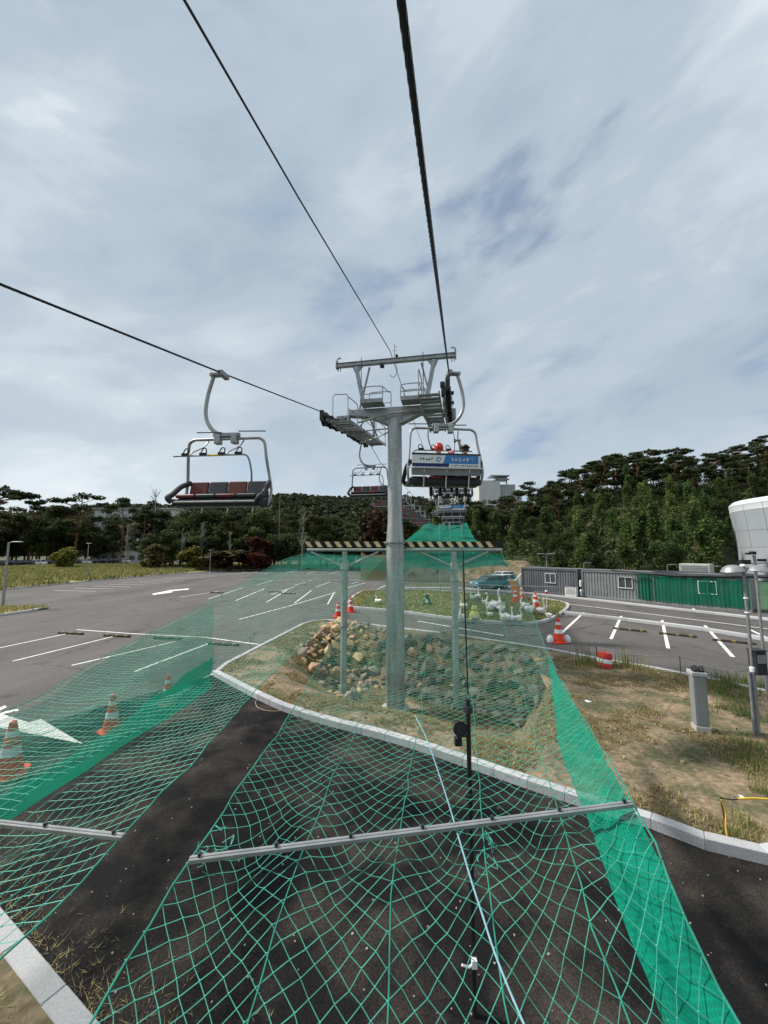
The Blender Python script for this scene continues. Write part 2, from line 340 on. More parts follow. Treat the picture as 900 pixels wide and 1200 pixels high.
# kerbs: each granite stone its own part
def kerb(name, pts, w=.2, h=.15, seg=1., z=0., gap=.008, closed=False, side=0):
    pts = [Vector((p[0], p[1], 0)) for p in pts]
    if closed: pts.append(pts[0])
    root = empty(name, (0, 0, 0)); root['kind'] = 'structure'
    L = [0.]
    for a, b in zip(pts, pts[1:]): L.append(L[-1]+(b-a).length)
    n = max(1, round(L[-1]/seg)); sl = L[-1]/n
    def at(s):
        s = max(0, min(L[-1], s))
        for i in range(len(L)-1):
            if L[i] <= s <= L[i+1]+1e-9: break
        return pts[i].lerp(pts[i+1], (s-L[i])/max(1e-9, L[i+1]-L[i]))
    def nrm_at(q):
        t = at(q+.06)-at(q-.06); t.normalize(); return Vector((-t.y, t.x, 0))
    for k in range(n):
        a = at(k*sl+gap/2); b_ = at((k+1)*sl-gap/2); na_ = nrm_at(k*sl+gap/2); nb_ = nrm_at((k+1)*sl-gap/2)
        if closed and k == 0: na_ = nrm_at(L[-1])
        if closed and k == n-1: nb_ = nrm_at(0)
        o0, o1 = (side-1)*w/2, (side+1)*w/2; zt = h+random.uniform(-.004, .004)
        pl = [Vector((0, 0, 0))+na_*o0, (b_-a)+nb_*o0, (b_-a)+nb_*o1, na_*o1]
        MB().prism(pl, -.1, zt).build('kerb_stone', kerbm, root, bev=.01, loc=a+Vector((0, 0, z)))
    return root
    for k in range(n):
        a = at(k*sl+gap/2); b_ = at((k+1)*sl-gap/2); t = (b_-a).normalized(); nn = Vector((-t.y, t.x, 0))*side*w/2
        b = MB(); b.beam(Vector((0, 0, 0)), b_-a, w, h+.1)
        b.build('kerb_stone', kerbm, root, bev=.012, loc=a+nn+Vector((0, 0, z+(h-.1)/2+random.uniform(-.004, .004))))
    return root
kerb('kerb_near_island', near_edge, .2, .17, .66, gap=.003, side=-1)
kerb('kerb_far_island', [near_edge[0]]+list(reversed(left_edge))[:0]+[left_edge[2], left_edge[1], left_edge[0]]+list(reversed(far_edge)), .2, .15, 1.0)
kerb('kerb_lawn_island', isl2, .22, .16, 1.4, closed=True)
kerb('kerb_near_bed', [kA, kB], .21, .16, 1.0, side=-1)
kerb('kerb_grass_bank', [V2(-70, 43.9)]+gp[:6], .25, .15, 2.5)
kerb('kerb_grass_verge', [V2(-60, 26.)]+list(reversed(gp2[3:7])), .25, .15, 2.)
kerb('kerb_divider', [G(662, 719), G(740, 728), G(820, 738), G(900, 751), G(1010, 770)], .36, .17, 2.)
kerb('kerb_container_pavement', [G(470, 690), G(540, 690), G(612, 695), G(700, 704), G(770, 712), G(860, 722), G(960, 734)], .5, .13, 2.5)

# ------------------------------------------------------------------ painted markings
mk = []
def stripe(a, b, w=.12, name='parking_line'):
    a = G(*a); b = G(*b); t = (b-a).normalized(); n = Vector((-t.y, t.x, 0))*w/2
    o = MB().add([(a-n), (b-n), (b+n), (a+n)], [(0, 1, 2, 3)]).build(name, white)
    for v in o.data.vertices: v.co.z = .009
    if o.data.polygons[0].normal.z < 0: o.data.flip_normals()
    tag(o, kind='structure'); mk.append(o)
for a, b in [((82, 742), (-60, 772)), ((137, 745), (15, 775)), ((205, 752), (84, 780)), ((248, 753), (158, 787)), ((90, 738), (160, 743)), ((160, 743), (240, 747)), ((240, 747), (316, 757)),
             ((284, 775), (238, 795)),
             ((210, 700), (256, 693)), ((244, 702), (284, 689)), ((276, 704), (310, 690)), ((312, 706), (337, 691)), ((345, 707), (365, 692)), ((384, 708), (392, 694)),
             ((280, 726), (340, 710)), ((340, 710), (394, 694)),
             ((317, 697), (344, 688)), ((345, 686), (366, 680)), ((300, 686), (320, 680)), ((370, 688), (390, 681)), ((400, 691), (428, 683)), ((412, 684), (440, 676)), ((430, 696), (452, 686)),
             ((276, 679), (452, 680)), ((285, 671), (300, 667)), ((310, 672), (325, 668)), ((335, 672), (350, 668)), ((360, 673), (374, 668)), ((385, 673), (398, 669)),
             ((422, 707), (453, 690)),
             ((684, 718), (658, 742)), ((728, 722), (716, 749)), ((776, 727), (783, 760)), ((826, 733), (859, 770)), ((879, 738), (930, 763)),
             ((490, 728), (590, 745)), ((812, 713), (818, 718)),
             ((620, 702), (900, 737))]:
    stripe(a, b, .15 if a[0] > 600 else .12)
for i in range(15):
    p = interp([(-37.3, 42), (-36.8, 55), (-34.5, 70), (-28, 82)], 44+i*2.7); q = Vector((p[0], p[1], 0)); 
    b = MB(); b.beam(q, q+Vector((5.4, -.9, 0)), .12, .006); o = b.build('parking_line', white, loc=(0, 0, .006)); tag(o, kind='structure')
def paint(poly, name):
    pts = [G(*p) for p in poly]; o = MB().prism([(p.x, p.y) for p in pts], .005, .010).build(name, white); tag(o, kind='structure')
paint([(-70, 822), (5, 838), (34, 847), (48, 843), (97, 872), (35, 860), (-80, 838)], 'painted_arrow')
paint([(-4, 831), (6, 827), (8, 829), (-4, 835)], 'painted_stroke'); paint([(-6, 836), (21, 831), (22, 833), (-6, 839)], 'painted_stroke')
paint([(178, 696), (199, 691.6), (221, 689.6), (221, 691), (203, 692.6), (201, 694.4), (180, 697.2)], 'painted_arrow')
# wheel stops
ws = MB().box((0, 0, .05), (1.6, .15, .1)).mesh('wheel_stop', mat('rubber_stop', (.05, .043, .035), .8), bev=.02)
wsm = MB().box((0, 0, .06), (.12, .156, .084)).mesh('reflector_band', mat('dull_yellow', (.30, .21, .07), .7))
def wheel_stop(px, py, ang, lab):
    o = inst(ws, 'wheel_stop', None, G(px, py, .004), (0, 0, ang)); [inst(wsm, 'reflector_band', o, (q_, 0, 0)) for q_ in (-.55, 0, .55)]; tag(o, lab, 'wheel stop', 'wheel stops in the parking bays')
A1 = -.2; A2 = -R_(35)
for px, py, l in [(83, 743, 'rubber wheel stop at the head of the leftmost marked bay'), (137, 746, 'rubber wheel stop beside the second white bay line from the left'), (196, 749, 'wheel stop seen through green cloth below the long white bay line'), (262, 756, 'wheel stop under the net near the island kerb corner')]:
    wheel_stop(px, py, A1, l)
for px, py, l in [(254, 695, 'wheel stop at the end of the far bay line left of the net'), (322, 694, 'wheel stop in the far bay row seen through the net'), (338, 696, 'wheel stop in the far bay row, nearer the left net post')]:
    wheel_stop(px, py, A1, l)
for px, py, l in [(738, 739, 'wheel stop right of the second white line by the concrete divider'), (794, 745, 'wheel stop right of the third white line by the concrete divider'), (860, 753, 'wheel stop in front of the divider nearest the tall lamp post')]:
    wheel_stop(px, py, A2, l)
# ------------------------------------------------------------------ boulders lining the pit
def rock_mesh(seed, m):
    rnd = random.Random(seed); bm = bmesh.new(); bmesh.ops.create_icosphere(bm, subdivisions=1, radius=1)
    sc = (rnd.uniform(.8, 1.25), rnd.uniform(.7, 1.1), rnd.uniform(.5, .95))
    planes = [(Vector((rnd.uniform(-1, 1), rnd.uniform(-1, 1), rnd.uniform(-.6, 1))).normalized(), rnd.uniform(.42, .72)) for _ in range(11)]
    for v in bm.verts:
        for n, d in planes:
            k = v.co.dot(n)
            if k > d: v.co -= n*(k-d)
        v.co += Vector((rnd.uniform(-.1, .1), rnd.uniform(-.1, .1), rnd.uniform(-.1, .1))); v.co = Vector((v.co.x*sc[0], v.co.y*sc[1], v.co.z*sc[2]))
    me = bpy.data.meshes.new('rock'); bm.to_mesh(me); bm.free(); me.materials.append(m); return me
rock_grey = mat('grey_rock', (.30, .275, .235), .95, 0, col2=(.13, .115, .085), scale=2.6, objvar=.35, bump=.8, bscale=8, detail=10)
rock_tan = mat('tan_rock', (.50, .37, .21), .9, 0, col2=(.24, .16, .09), scale=2.4, objvar=.35, bump=.8, bscale=8, detail=10)
RG = [rock_mesh(i, rock_grey) for i in range(8)]; RT = [rock_mesh(40+i, rock_tan) for i in range(6)]
wall = empty('rock_revetment', (1, 19, -1)); tag(wall, 'bank of rough grey and tan boulders lining the pit behind the lift tower', 'rock wall')
rr = random.Random(3); placed = []
for _ in range(9000):
    if len(placed) >= 299: break
    x = rr.uniform(-5.6, 8.0); y = rr.uniform(11.5, 24.4)
    if not inside((x, y), island): continue
    p = V2(x, y); df = poly_dist(p, far_edge); dl = poly_dist(p, lside)
    band = (1.0 < df < 3.9) or (1.7 < dl < 4.8 and x < -.6)
    if dl < 1.6: continue
    if not band: continue
    if poly_dist(p, near_edge) < 3.6 or x/y > .40 + (.02 if rr.random() < .3 else 0): continue
    if math.hypot(x-.46, y-16) < .7 or abs(x+1.6) < .3 and abs(y-16.2) < .3 or abs(x-2.95) < .35 and abs(y-16.2) < .35: continue
    r = rr.choice([.17, .22, .26, .32, .4, .5])
    if any((p-q).length < (r+s)*.62 for q, s in placed): continue
    placed.append((p, r)); tan = (x < -1.6 and rr.random() < .8) or rr.random() < .12
    o = inst(rr.choice(RT if tan else RG), 'rock', wall, Vector((x, y, island_h(x, y)+r*.12))-wall.location, (rr.uniform(-.5, .5), rr.uniform(-.5, .5), rr.uniform(0, 6.3)), r*1.22)

# ------------------------------------------------------------------ the lift line
HD = .19; AL = math.atan(HD)
def rope_pt(pts, d): return interp(pts, d)
Rp = [P(470, 0, 1.3), P(526, 437, 10.2), P(524.6, 446, 12.5), P(526, 466, 14.6), P(529, 494, 17.5), P(533, 516, 20.5)]
Rp[0:0] = [Rp[0]-(Rp[1]-Rp[0]).normalized()*12]
for d, z in ((28, 5.72), (44, 6.05), (75, 6.7)): Rp.append(Vector((-.18+HD*d, d, EYE+z)))
Lp = [P(0, 333, 4.27), P(262, 438, 8.6), P(378, 483, 14.7), P(404, 496, 17.2), P(430, 514, 19.9)]
Lp[0:0] = [Lp[0]-(Lp[1]-Lp[0]).normalized()*14]
for d, z in ((27, 6.25), (43, 6.7), (75, 7.1)): Lp.append(Vector((-5.38+HD*d, d, EYE+z)))
Cp = [P(216, 0, 3.52), P(350, 232, 7.2), P(457, 411, 16)]
Cp[0:0] = [Cp[0]-(Cp[1]-Cp[0]).normalized()*10]
Cp += [P(480, 480, 24), P(502, 540, 36), P(515, 580, 75)]
def rope(name, pts, r, lab, cat='cable'):
    # three twisted strands
    pp = []
    for a, b in zip(pts, pts[1:]):
        n = max(1, int((b-a).length/.35)); n = min(n, 60); pp += [a.lerp(b, i/n) for i in range(n)]
    pp.append(pts[-1]); b = MB(); b.tube(pp, r, 8); root = b.build(name, ropem, smooth=True); tag(root, lab, cat)
    s = MB()
    for k in range(5):
        q = []; acc = 0
        src = []
        for a, c in zip(pts, pts[1:]):
            if a.y > 12: break
            n = max(2, int((c-a).length/.03)); src += [a.lerp(c, i/n) for i in range(n)]
        for i, p in enumerate(src):
            an = i*.45+k*2*math.pi/5; t = (src[min(i+1, len(src)-1)]-src[max(i-1, 0)]).normalized(); u = t.cross(Vector((0, 0, 1))).normalized(); w = t.cross(u)
            q.append(p+(u*math.cos(an)+w*math.sin(an))*r*.72)
        s.tube(q, r*.42, 4)
    s.build('strand', ropem, root, smooth=True); return root
rope('haul_rope', Rp, .0185, 'thick steel haul rope running overhead to the right side of the tower')
rope('haul_rope', Lp, .018, 'steel haul rope crossing from the left edge, carrying the empty chair')
b = MB(); b.tube(Cp, .017, 6); cc = b.build('signal_cable', black, smooth=True); tag(cc, 'thin black signal cable running to the middle of the tower top beam', 'cable')

# tower, local frame: x across the line, y along it, z up from the foot
BASE = -1.86
def make_tower(loc):
    T = empty('lift_tower', loc, -AL, 'tall galvanised steel chairlift tower standing in the rock lined pit', 'lift tower')
    H = lambda zr: zr+EYE-BASE              # height relative to the eye -> local
    MB().lathe([(.375, 0), (.375, .5), (.37, H(.28)), (.37, H(.3))], 28).build('pole', polem, T, smooth=True)
    MB().lathe([(.362, H(.34)), (.36, H(.45)), (.31, H(1.12)), (.305, H(1.2)), (.30, H(1.95)), (.30, H(5.6))], 28).build('pole', polem, T, smooth=True)
    MB().lathe([(.45, H(.29)), (.45, H(.35))], 28).build('flange', galvd, T, smooth=True)
    MB().lathe([(.55, -.5), (.55, .16), (.5, .2)], 20).build('footing', conc, T)
    for k in range(16):
        z = .8+k*.42
        if abs(z-H(.3)) < .15: continue
        rr_ = .37 if z < H(.4) else .305
        for sx in (-1, 1):
            MB().tube([(sx*(rr_-.01), 0, z), (sx*(rr_+.16), 0, z)], .011, 6).build('step_peg', galvd, T)
            if k % 2: break
    # support arm with haunches
    for sx in (-1, 1):
        a = MB(); prof = [(0, 5.32), (sx*.33, 5.36), (sx*1.1, 5.72), (sx*2.0, 5.84), (sx*2.0, 6.08), (0, 6.08)]
        v0 = [(x, -.2, H(z)) for x, z in prof]; v1 = [(x, .2, H(z)) for x, z in prof]; n = len(prof)
        a.add(v0+v1, [tuple(range(n)), tuple(range(n, 2*n))[::-1]]+[(i, (i+1) % n, n+(i+1) % n, n+i) for i in range(n)])
        a.build('support_arm', galv, T, bev=.01)
        MB().box((sx*2.25, 0, H(5.80)), (.55, .16, .18)).box((sx*2.5, 0, H(5.65)), (.16, .2, .45)).build('arm_bracket', galvd, T, bev=.01)
        g = MB(); 
        for yy in (-.23, .23): g.beam((sx*.35, yy, H(5.55)), (sx*.35, yy, H(6.00)), .03, .05)
        g.build('stiffener', galvd, T)
        # V legs carrying the top beam
        l = MB(); l.beam((sx*1.32, 0, H(6.08)), (sx*1.72, 0, H(8.1)), .2, .16, (1, 0, 0)); l.build('beam_leg', galv, T, bev=.01)
        l = MB(); l.beam((sx*1.62, .16, H(6.08)), (sx*1.15, .16, H(8.1)), .07, .07, (1, 0, 0)); l.build('brace', galvd, T)
        gu = MB(); gp_ = [(sx*1.4, 8.12), (sx*1.9, 8.12), (sx*1.72, 7.7)]
        gu.add([(x, -.03, H(z)) for x, z in gp_]+[(x, .03, H(z)) for x, z in gp_], [(0, 1, 2), (5, 4, 3), (0, 1, 4, 3), (1, 2, 5, 4), (2, 0, 3, 5)]); gu.build('gusset', galv, T)
        # service platform and its hoops
        p = MB(); p.box((sx*.85, -.52, H(6.12)), (.95, .6, .05)); p.box((sx*.85, -.83, H(6.17)), (.95, .03, .16)); p.build('platform', galvd, T)
        p = MB(); p.box((sx*.85, .52, H(6.12)), (.95, .6, .05)); p.box((sx*.85, .83, H(6.17)), (.95, .03, .16)); p.build('platform', galvd, T)
        for yy, x0, x1, hh in ((-.8, .38, 1.3, .62), (.8, .3, 1.3, 1.05), (-.25, .38, .38, 0)):
            if hh == 0: continue
            c = MB(); c.tube(curve_pts([(sx*x0, yy, H(6.15)), (sx*x0, yy, H(6.15+hh-.12)), (sx*(x0+.12), yy, H(6.15+hh)), (sx*(x1-.12), yy, H(6.15+hh)), (sx*x1, yy, H(6.15+hh-.12)), (sx*x1, yy, H(6.15))], 3), .024, 6)
            c.tube([(sx*x0, yy, H(6.15+hh*.5)), (sx*x1, yy, H(6.15+hh*.5))], .018, 6); c.build('handrail', galv, T, smooth=True)
        c = MB(); c.tube([(sx*.38, -.8, H(6.15+.6)), (sx*.38, .8, H(6.15+1.0))], .02, 6); c.build('handrail', galv, T)
        c = MB(); c.tube([(sx*1.3, -.75, H(6.20)), (sx*1.3, -.75, H(8.1))], .018, 6); c.build('tie_rod', dark, T)
        # beam end stop
        MB().box((sx*2.62, 0, H(8.25)), (.05, .2, .34)).tube([(sx*2.6, 0, H(8.4)), (sx*2.6, 0, H(8.52)), (sx*2.5, 0, H(8.6)), (sx*2.44, 0, H(8.55))], .035, 6).build('end_stop', galvd, T)
        for xx in (2.45, 2.55): MB().tube([(sx*xx, 0, H(8.12)), (sx*xx, 0, H(7.95))], .018, 6).build('hook_bolt', dark, T)
    MB().box((0, 0, H(8.23)), (5.2, .1, .16)).box((0, 0, H(8.315)), (5.2, .2, .02)).box((0, 0, H(8.145)), (5.2, .2, .02)).build('top_beam', galv, T, bev=.006)
    MB().tube([(0, 0, H(8.3)), (0, 0, H(9.0))], .016, 6).tube([(0, 0, H(8.85)), (.14, 0, H(8.85))], .01, 5).tube([(-.1, 0, H(8.7)), (.1, 0, H(8.7))], .01, 5).build('lightning_rod', galvd, T)
    MB().lathe([(.09, -.03), (.09, .03)], 12, (.1, 0, H(8.42)), rot=Matrix.Rotation(R_(90), 3, 'Y')).box((.1, 0, H(8.4)), (.1, .12, .14)).build('cable_clamp', black, T)
    MB().lathe([(.02, 0), (.09, .02), (.11, .1), (.02, .14)], 10, (-.55, 0, H(7.95))).build('siren', black, T)
    c = MB(); c.tube(curve_pts([(.05, -.05, H(8.1)), (.12, -.05, H(7.7)), (-.05, -.05, H(7.45)), (-.2, -.05, H(7.6))], 4), .012, 5); c.build('slack_cable', black, T)
    c = MB(); c.tube([(-1.5, -.45, H(5.4)), (0, -.42, H(5.72)), (1.1, -.3, H(5.80))], .045, 8); c.build('diagonal_tube', galv, T, smooth=True)
    c = MB(); c.tube([(-2.3, .3, H(5.2)), (-1.0, .2, H(5.25)), (-.26, 0, H(5.2))], .03, 8); c.build('diagonal_tube', galv, T, smooth=True)
    c = MB(); c.tube([(-2.0, 1.6, H(5.1)), (-1.2, .8, H(5.0)), (-.26, 0, H(5.05))], .03, 8); c.build('diagonal_tube', galv, T, smooth=True)
    return T
tower_loc = Vector((.46, 16, BASE))
tower = make_tower(tower_loc)
inv = (Matrix.Translation(tower_loc) @ Matrix.Rotation(-AL, 4, 'Z')).inverted()
def local_rope(pts, d): return inv @ rope_pt(pts, d)
def sheave_train(T, pts, d0, d1, side):
    n = 8; li = lambda d: local_rope(pts, d)
    wheel = MB().lathe([(.22, -.07), (.28, -.07), (.28, -.04), (.23, -.016), (.23, .016), (.28, .04), (.28, .07), (.22, .07)], 16, rot=Matrix.Rotation(R_(90), 3, 'Y')).mesh('sheave', black, True)
    hub = MB().lathe([(.13, -.03), (.13, .03), (.05, .06), (.05, -.06)], 10, rot=Matrix.Rotation(R_(90), 3, 'Y')).mesh('sheave_hub', galvd)
    ds = [d0+(d1-d0)*(k+.3)/(n-.4) for k in range(n)]; cs = []
    for d in ds:
        c = li(d)+Vector((0, 0, -.255)); cs.append(c); w = inst(wheel, 'sheave', T, c); inst(hub, 'hub', w)
    for k in range(0, n, 2):
        for o in (-.09, .09):
            MB().beam(cs[k]+Vector((o, -.12, -.03)), cs[k+1]+Vector((o, .12, -.03)), .03, .17).build('rocker_plate', galvd, T)
    for k in (0, 4):
        for o in (-.13, .13): MB().beam((cs[k]+cs[k+1])/2+Vector((o, 0, -.12)), (cs[k+2]+cs[k+3])/2+Vector((o, 0, -.12)), .025, .16).build('rocker_beam', galvd, T)
    ix = -side*.17
    MB().beam(cs[1]+Vector((ix, .3, -.06)), cs[6]+Vector((ix, -.3, -.06)), .08, .28).build('main_beam', galv, T)
    # catch plates at both ends
    for c in (cs[0]+Vector((0, -.3, .05)), cs[-1]+Vector((0, .3, .05))):
        MB().box(c, (.16, .16, .42)).box(c+Vector((ix, 0, 0)), (.16, .24, .16)).build('rope_catcher', dark, T, bev=.02)
    # catwalk
    x_in = -side*.3; x_out = -side*1.0
    a0, a1 = li(d0+.1)+Vector((0, 0, -.36)), li(d1+.2)+Vector((0, 0, -.36))
    for xx in (x_in, x_out):
        MB().beam(a0+Vector((xx, 0, 0)), a1+Vector((xx, 0, 0)), .05, .12).build('catwalk_rail', galv, T)
    ns = 13
    for k in range(ns):
        p = a0.lerp(a1, (k+.5)/ns); MB().box(p+Vector(((x_in+x_out)/2, 0, 0)), (.68, .2, .035)).build('catwalk_slat', galvd, T)
    for f0, f1 in ((.0, .2), (.3, .62), (.68, .98)):
        q0 = a0.lerp(a1, f0)+Vector((x_out, 0, 0)); q1 = a0.lerp(a1, f1)+Vector((x_out, 0, 0)); hh = Vector((0, 0, .95))
        h = MB(); h.tube([q0, q0+hh*.93, q0+hh+(q1-q0)*.08, q1+hh-(q1-q0)*.08, q1+hh*.93, q1], .02, 6); h.tube([q0+hh*.5, q1+hh*.5], .016, 6); h.build('handrail', galv, T)
    if side < 0:
        q0 = a0+Vector((x_out, 0, .2)); q1 = a0+Vector((x_in+.1, -.05, .2)); up = Vector((0, 0, .85))
        h = MB(); h.tube([q1, q1+up*.9, q1+up+(q0-q1)*.1, q0+up-(q0-q1)*.1, q0+up*.9, q0], .02, 6); h.build('handrail', galv, T)
    # links up to the arm
    m = (a0+a1)/2; ax = 2.5*side
    for dy in (-.7, .0, .7):
        q = a0.lerp(a1, .5+dy*.13); MB().beam(q+Vector((x_in, 0, 0)), Vector((ax-side*.35, .0+dy*.25, 5.8+EYE-BASE)), .05, .05).build('hanger_strut', galvd, T)
    MB().beam(a0.lerp(a1, .25)+Vector((x_out, 0, .05)), Vector((side*1.15, 0, 5.85+EYE-BASE)), .06, .06).build('hanger_strut', galv, T)
    MB().beam(a0.lerp(a1, .75)+Vector((x_out, 0, .05)), Vector((side*1.15, 0, 5.85+EYE-BASE)), .06, .06).build('hanger_strut', galv, T)
    for f in (.12, .38, .64, .9):
        q = a0.lerp(a1, f); MB().beam(q+Vector((x_in, 0, -.02)), q+Vector((x_out, 0, -.02)), .08, .16).build('cross_member', galvd, T)
    for k in range(0, n, 2):
        c = (cs[k]+cs[k+1])/2; MB().box(c+Vector((ix*1.05, 0, .02)), (.12, .2, .3)).lathe([(.07, -.2), (.07, .2)], 8, c+Vector((0, 0, -.03)), rot=Matrix.Rotation(R_(90), 3, 'Y')).build('pivot_block', dark, T)
    # access ladder
    if side < 0:
        la = a0.lerp(a1, .62)+Vector((x_out-.0, 0, 0)); lb = Vector((side*1.0, .35, 6.0+EYE-BASE))
        for o in (-.17, .17): MB().beam(la+Vector((0, o, 0)), lb+Vector((0, o, 0)), .035, .035).build('ladder_rail', galvd, T)
        for k in range(5):
            p = la.lerp(lb, (k+.5)/5); MB().tube([p+Vector((0, -.17, 0)), p+Vector((0, .17, 0))], .012, 5).build('ladder_rung', galvd, T)
sheave_train(tower, Rp, 12.5, 17.5, 1)
sheave_train(tower, Lp, 14.7, 19.9, -1)
t2 = copy_tree(tower); t2.location = Vector((-2.5+HD*76+.0, 76, -.1)); t2['label'] = 'distant galvanised chairlift tower up the line, behind the far green netting'
tower['group'] = t2['group'] = 'chairlift towers'

# ------------------------------------------------------------------ chairs (origin at the rope grip, x to the right of travel, y forward)
bannerw = mat('banner_white', (.74, .76, .76), .5, 0, .04, 3); bannerb = mat('banner_blue', (.03, .20, .50), .5, 0, .06, 3); navy = mat('banner_navy', (.012, .02, .13), .5, 0, .1)
shellm = mat('seat_shell', (.17, .175, .18), .5, 0, .1, 4)
def make_chair(front):
    C = empty('lift_chair', (0, 0, 0))
    MB().box((.17, 0, .02), (.12, .34, .12)).box((.31, 0, .03), (.24, .16, .07)).lathe([(.06, -.06), (.06, .06)], 10, (.44, 0, .03), rot=Matrix.Rotation(R_(90), 3, 'X')).build('rope_grip', galvd, C, bev=.012)
    MB().tube(curve_pts([(.41, 0, .02), (.44, 0, -.1), (.53, 0, -.45), (.57, 0, -.85), (.48, .02, -1.15), (.28, .04, -1.36), (.02, .05, -1.44)], 5), .045, 10).build('hanger_arm', galv, C, smooth=True)
    MB().box((0, .05, -1.44), (.62, .1, .09)).build('cross_head', galvd, C, bev=.01)
    for sx in (-.2, .2): MB().box((sx, .05, -1.53), (.14, .16, .24)).build('clamp_block', galv, C, bev=.015)
    f = MB(); pts = [(-.86, .02, -3.12), (-.98, -.06, -3.02), (-1.02, -.12, -2.75), (-.99, -.1, -2.45), (-.94, 0, -2.0), (-.91, .04, -1.68), (-.86, .05, -1.58), (-.76, .05, -1.53)]
    f.tube(curve_pts(pts, 4)+curve_pts([(-p[0], p[1], p[2]) for p in reversed(pts)], 4), .034, 10); f.build('chair_frame', galv, C, smooth=True)
    for x0, x1 in ((-.95, -.32), (.1, .68)): MB().tube([(x0, .12, -1.4), (x1, .12, -1.38)], .014, 6).build('spring_rod', black, C)
    rb = MB(); z = -2.02; y = .5
    rb.tube(curve_pts([(-.7, .2, -2.75), (-.8, .42, -2.4), (-.76, y, z-.08), (-.66, y, z)], 4)+[Vector((.95, y, z))], .02, 8)
    r_ = rb.build('restraint_bar', galvd, C, smooth=True)
    MB().tube([(-.12, y, z), (.16, y, z)], .0225, 8).build('grip_sleeve', yellow, r_)
    for sx in (-.42, .42): MB().tube(curve_pts([(sx, .06, -1.58), (sx+.03, .2, -1.75), (sx+.14, .42, -1.92), (sx+.18, y, z)], 4), .016, 6).build('bar_arm', galvd, r_, smooth=True)
    for sx in (-.55, -.17, .25, .66):
        t = MB(); t.tube(curve_pts([(sx-.05, y, z+.01), (sx-.05, y, z+.14), (sx+.02, y, z+.15), (sx+.08, y, z+.03)], 3), .013, 5); t.box((sx+.02, y, z+.03), (.14, .07, .05)); t.build('foot_rest', black, r_)
    cols = [redc, greyc, redc, greyc]
    tilt = Matrix.Rotation(R_(-14), 3, 'X')
    for k in range(4):
        x = .69-.46*k
        # backrest: seen from the front they run red, slate, red, slate from the viewer's left
        MB().box((x, -.1, -2.66), (.445, .07, .36), Matrix.Rotation(R_(12), 3, 'X')).build('back_pad', cols[k], C, bev=.025)
        MB().box((x, .2, -2.9), (.445, .5, .08), Matrix.Rotation(R_(4), 3, 'X')).build('seat_pad', cols[k], C, bev=.025)
    MB().box((0, .17, -3.02), (1.98, .54, .15)).build('seat_pan', black, C, bev=.02)
    for z_, y_ in ((-3.02, .47), (-3.1, .2)): MB().tube([(-.93, y_, z_), (.93, y_, z_)], .026, 8).build('seat_rail', galv, C)
    for sx in (-1, 1):
        MB().tube(curve_pts([(sx*.95, -.16, -2.5), (sx*1.02, .08, -2.62), (sx*1.05, .34, -2.84), (sx*1.04, .5, -2.93), (sx*.96, .47, -3.02)], 4), .06, 8).build('armrest', black, C, smooth=True)
    MB().box((0, -.205, -2.79), (1.86, .02, .18)).build('seat_shell', shellm, C, bev=.006)
    for sx in (-.6, .0, .62): MB().tube([(sx, -.22, -2.72), (sx, -.1, -3.2)], .014, 6).build('hanging_strap', whp, C)
    return C
def add_banner(C):
    # advertising panel on the back, read from behind
    B = MB().box((0, -.235, -2.5), (1.84, .02, .33)).build('banner', bannerw, C)
    pb = MB(); pb.add([(-.02, -.249, -2.345), (.86, -.249, -2.345), (.86, -.249, -2.565), (-.1, -.249, -2.565)], [(0, 1, 2, 3)]); pb.build('blue_field', bannerb, B)
    pb = MB(); pb.add([(-.92, -.249, -2.565), (.07, -.249, -2.565), (.05, -.249, -2.655), (-.92, -.249, -2.655)], [(0, 1, 2, 3)]); pb.build('navy_stripe', navy, B)
    MB().box((0, -.24, -2.315), (1.86, .03, .045)).build('top_trim', black, B)
    MB().tube([(-1.05, -.26, -2.69), (1.0, -.26, -2.69)], .014, 6).build('ski_rail', whp, C)
    def strokes(x0, x1, zc, h, m, seed):
        rr = random.Random(seed); s = MB(); x = x0
        while x < x1:
            w = h*.85
            for k in range(4):
                if rr.random() < .5: s.box((x+w/2, -.252, zc+rr.uniform(-.45, .45)*h), (w*.8, .003, h*.13))
                else: s.box((x+rr.uniform(.1, .9)*w, -.252, zc+rr.uniform(-.1, .1)*h), (h*.13, .003, h*.75))
            x += w*1.25
        s.build('lettering', m, B)
    strokes(-.72, -.36, -2.455, .07, dark, 1); strokes(.1, .72, -2.455, .1, whp, 2); strokes(.12, .84, -2.615, .05, dark, 3)
    MB().tube([(-.22+.055*math.cos(a/10*6.283), -.253, -2.455+.055*math.sin(a/10*6.283)) for a in range(10)], .012, 4).build('emblem', bannerb, B)

chair = make_chair(True)
def put_chair(i, pts, d, rot, lab, first=False):
    o = chair if first else copy_tree(chair)
    p = rope_pt(pts, d); o.location = p-Vector((0, 0, .05))+rz((-.17, 0, 0), rot); o.rotation_euler = (0, 0, rot)
    tag(o, lab, 'chairlift chair', 'chairs hanging from the lift ropes'); return o
put_chair(0, Lp, 8.6, math.pi-AL*.6, 'empty four seat lift chair with red and slate pads, nearest on the left rope', True)
chair_plain = chair; chair = copy_tree(chair); add_banner(chair)
rc = put_chair(1, Rp, 10.2, R_(6), 'lift chair carrying riders, seen from behind with blue and white banner', True)
chair, chair_b = chair_plain, chair
put_chair(2, Lp, 19.9, math.pi-AL, 'small empty red and black lift chair hanging just left of the tower pole')
ords = ['second', 'third', 'fourth', 'fifth', 'sixth', 'seventh', 'eighth']
for k, d in enumerate((28.5, 36, 44, 52, 60, 68)):
    put_chair(0, Lp, d, math.pi-AL, 'tiny far empty chair on the left rope, %s beyond the chair beside the tower pole' % (['first']+ords)[k])
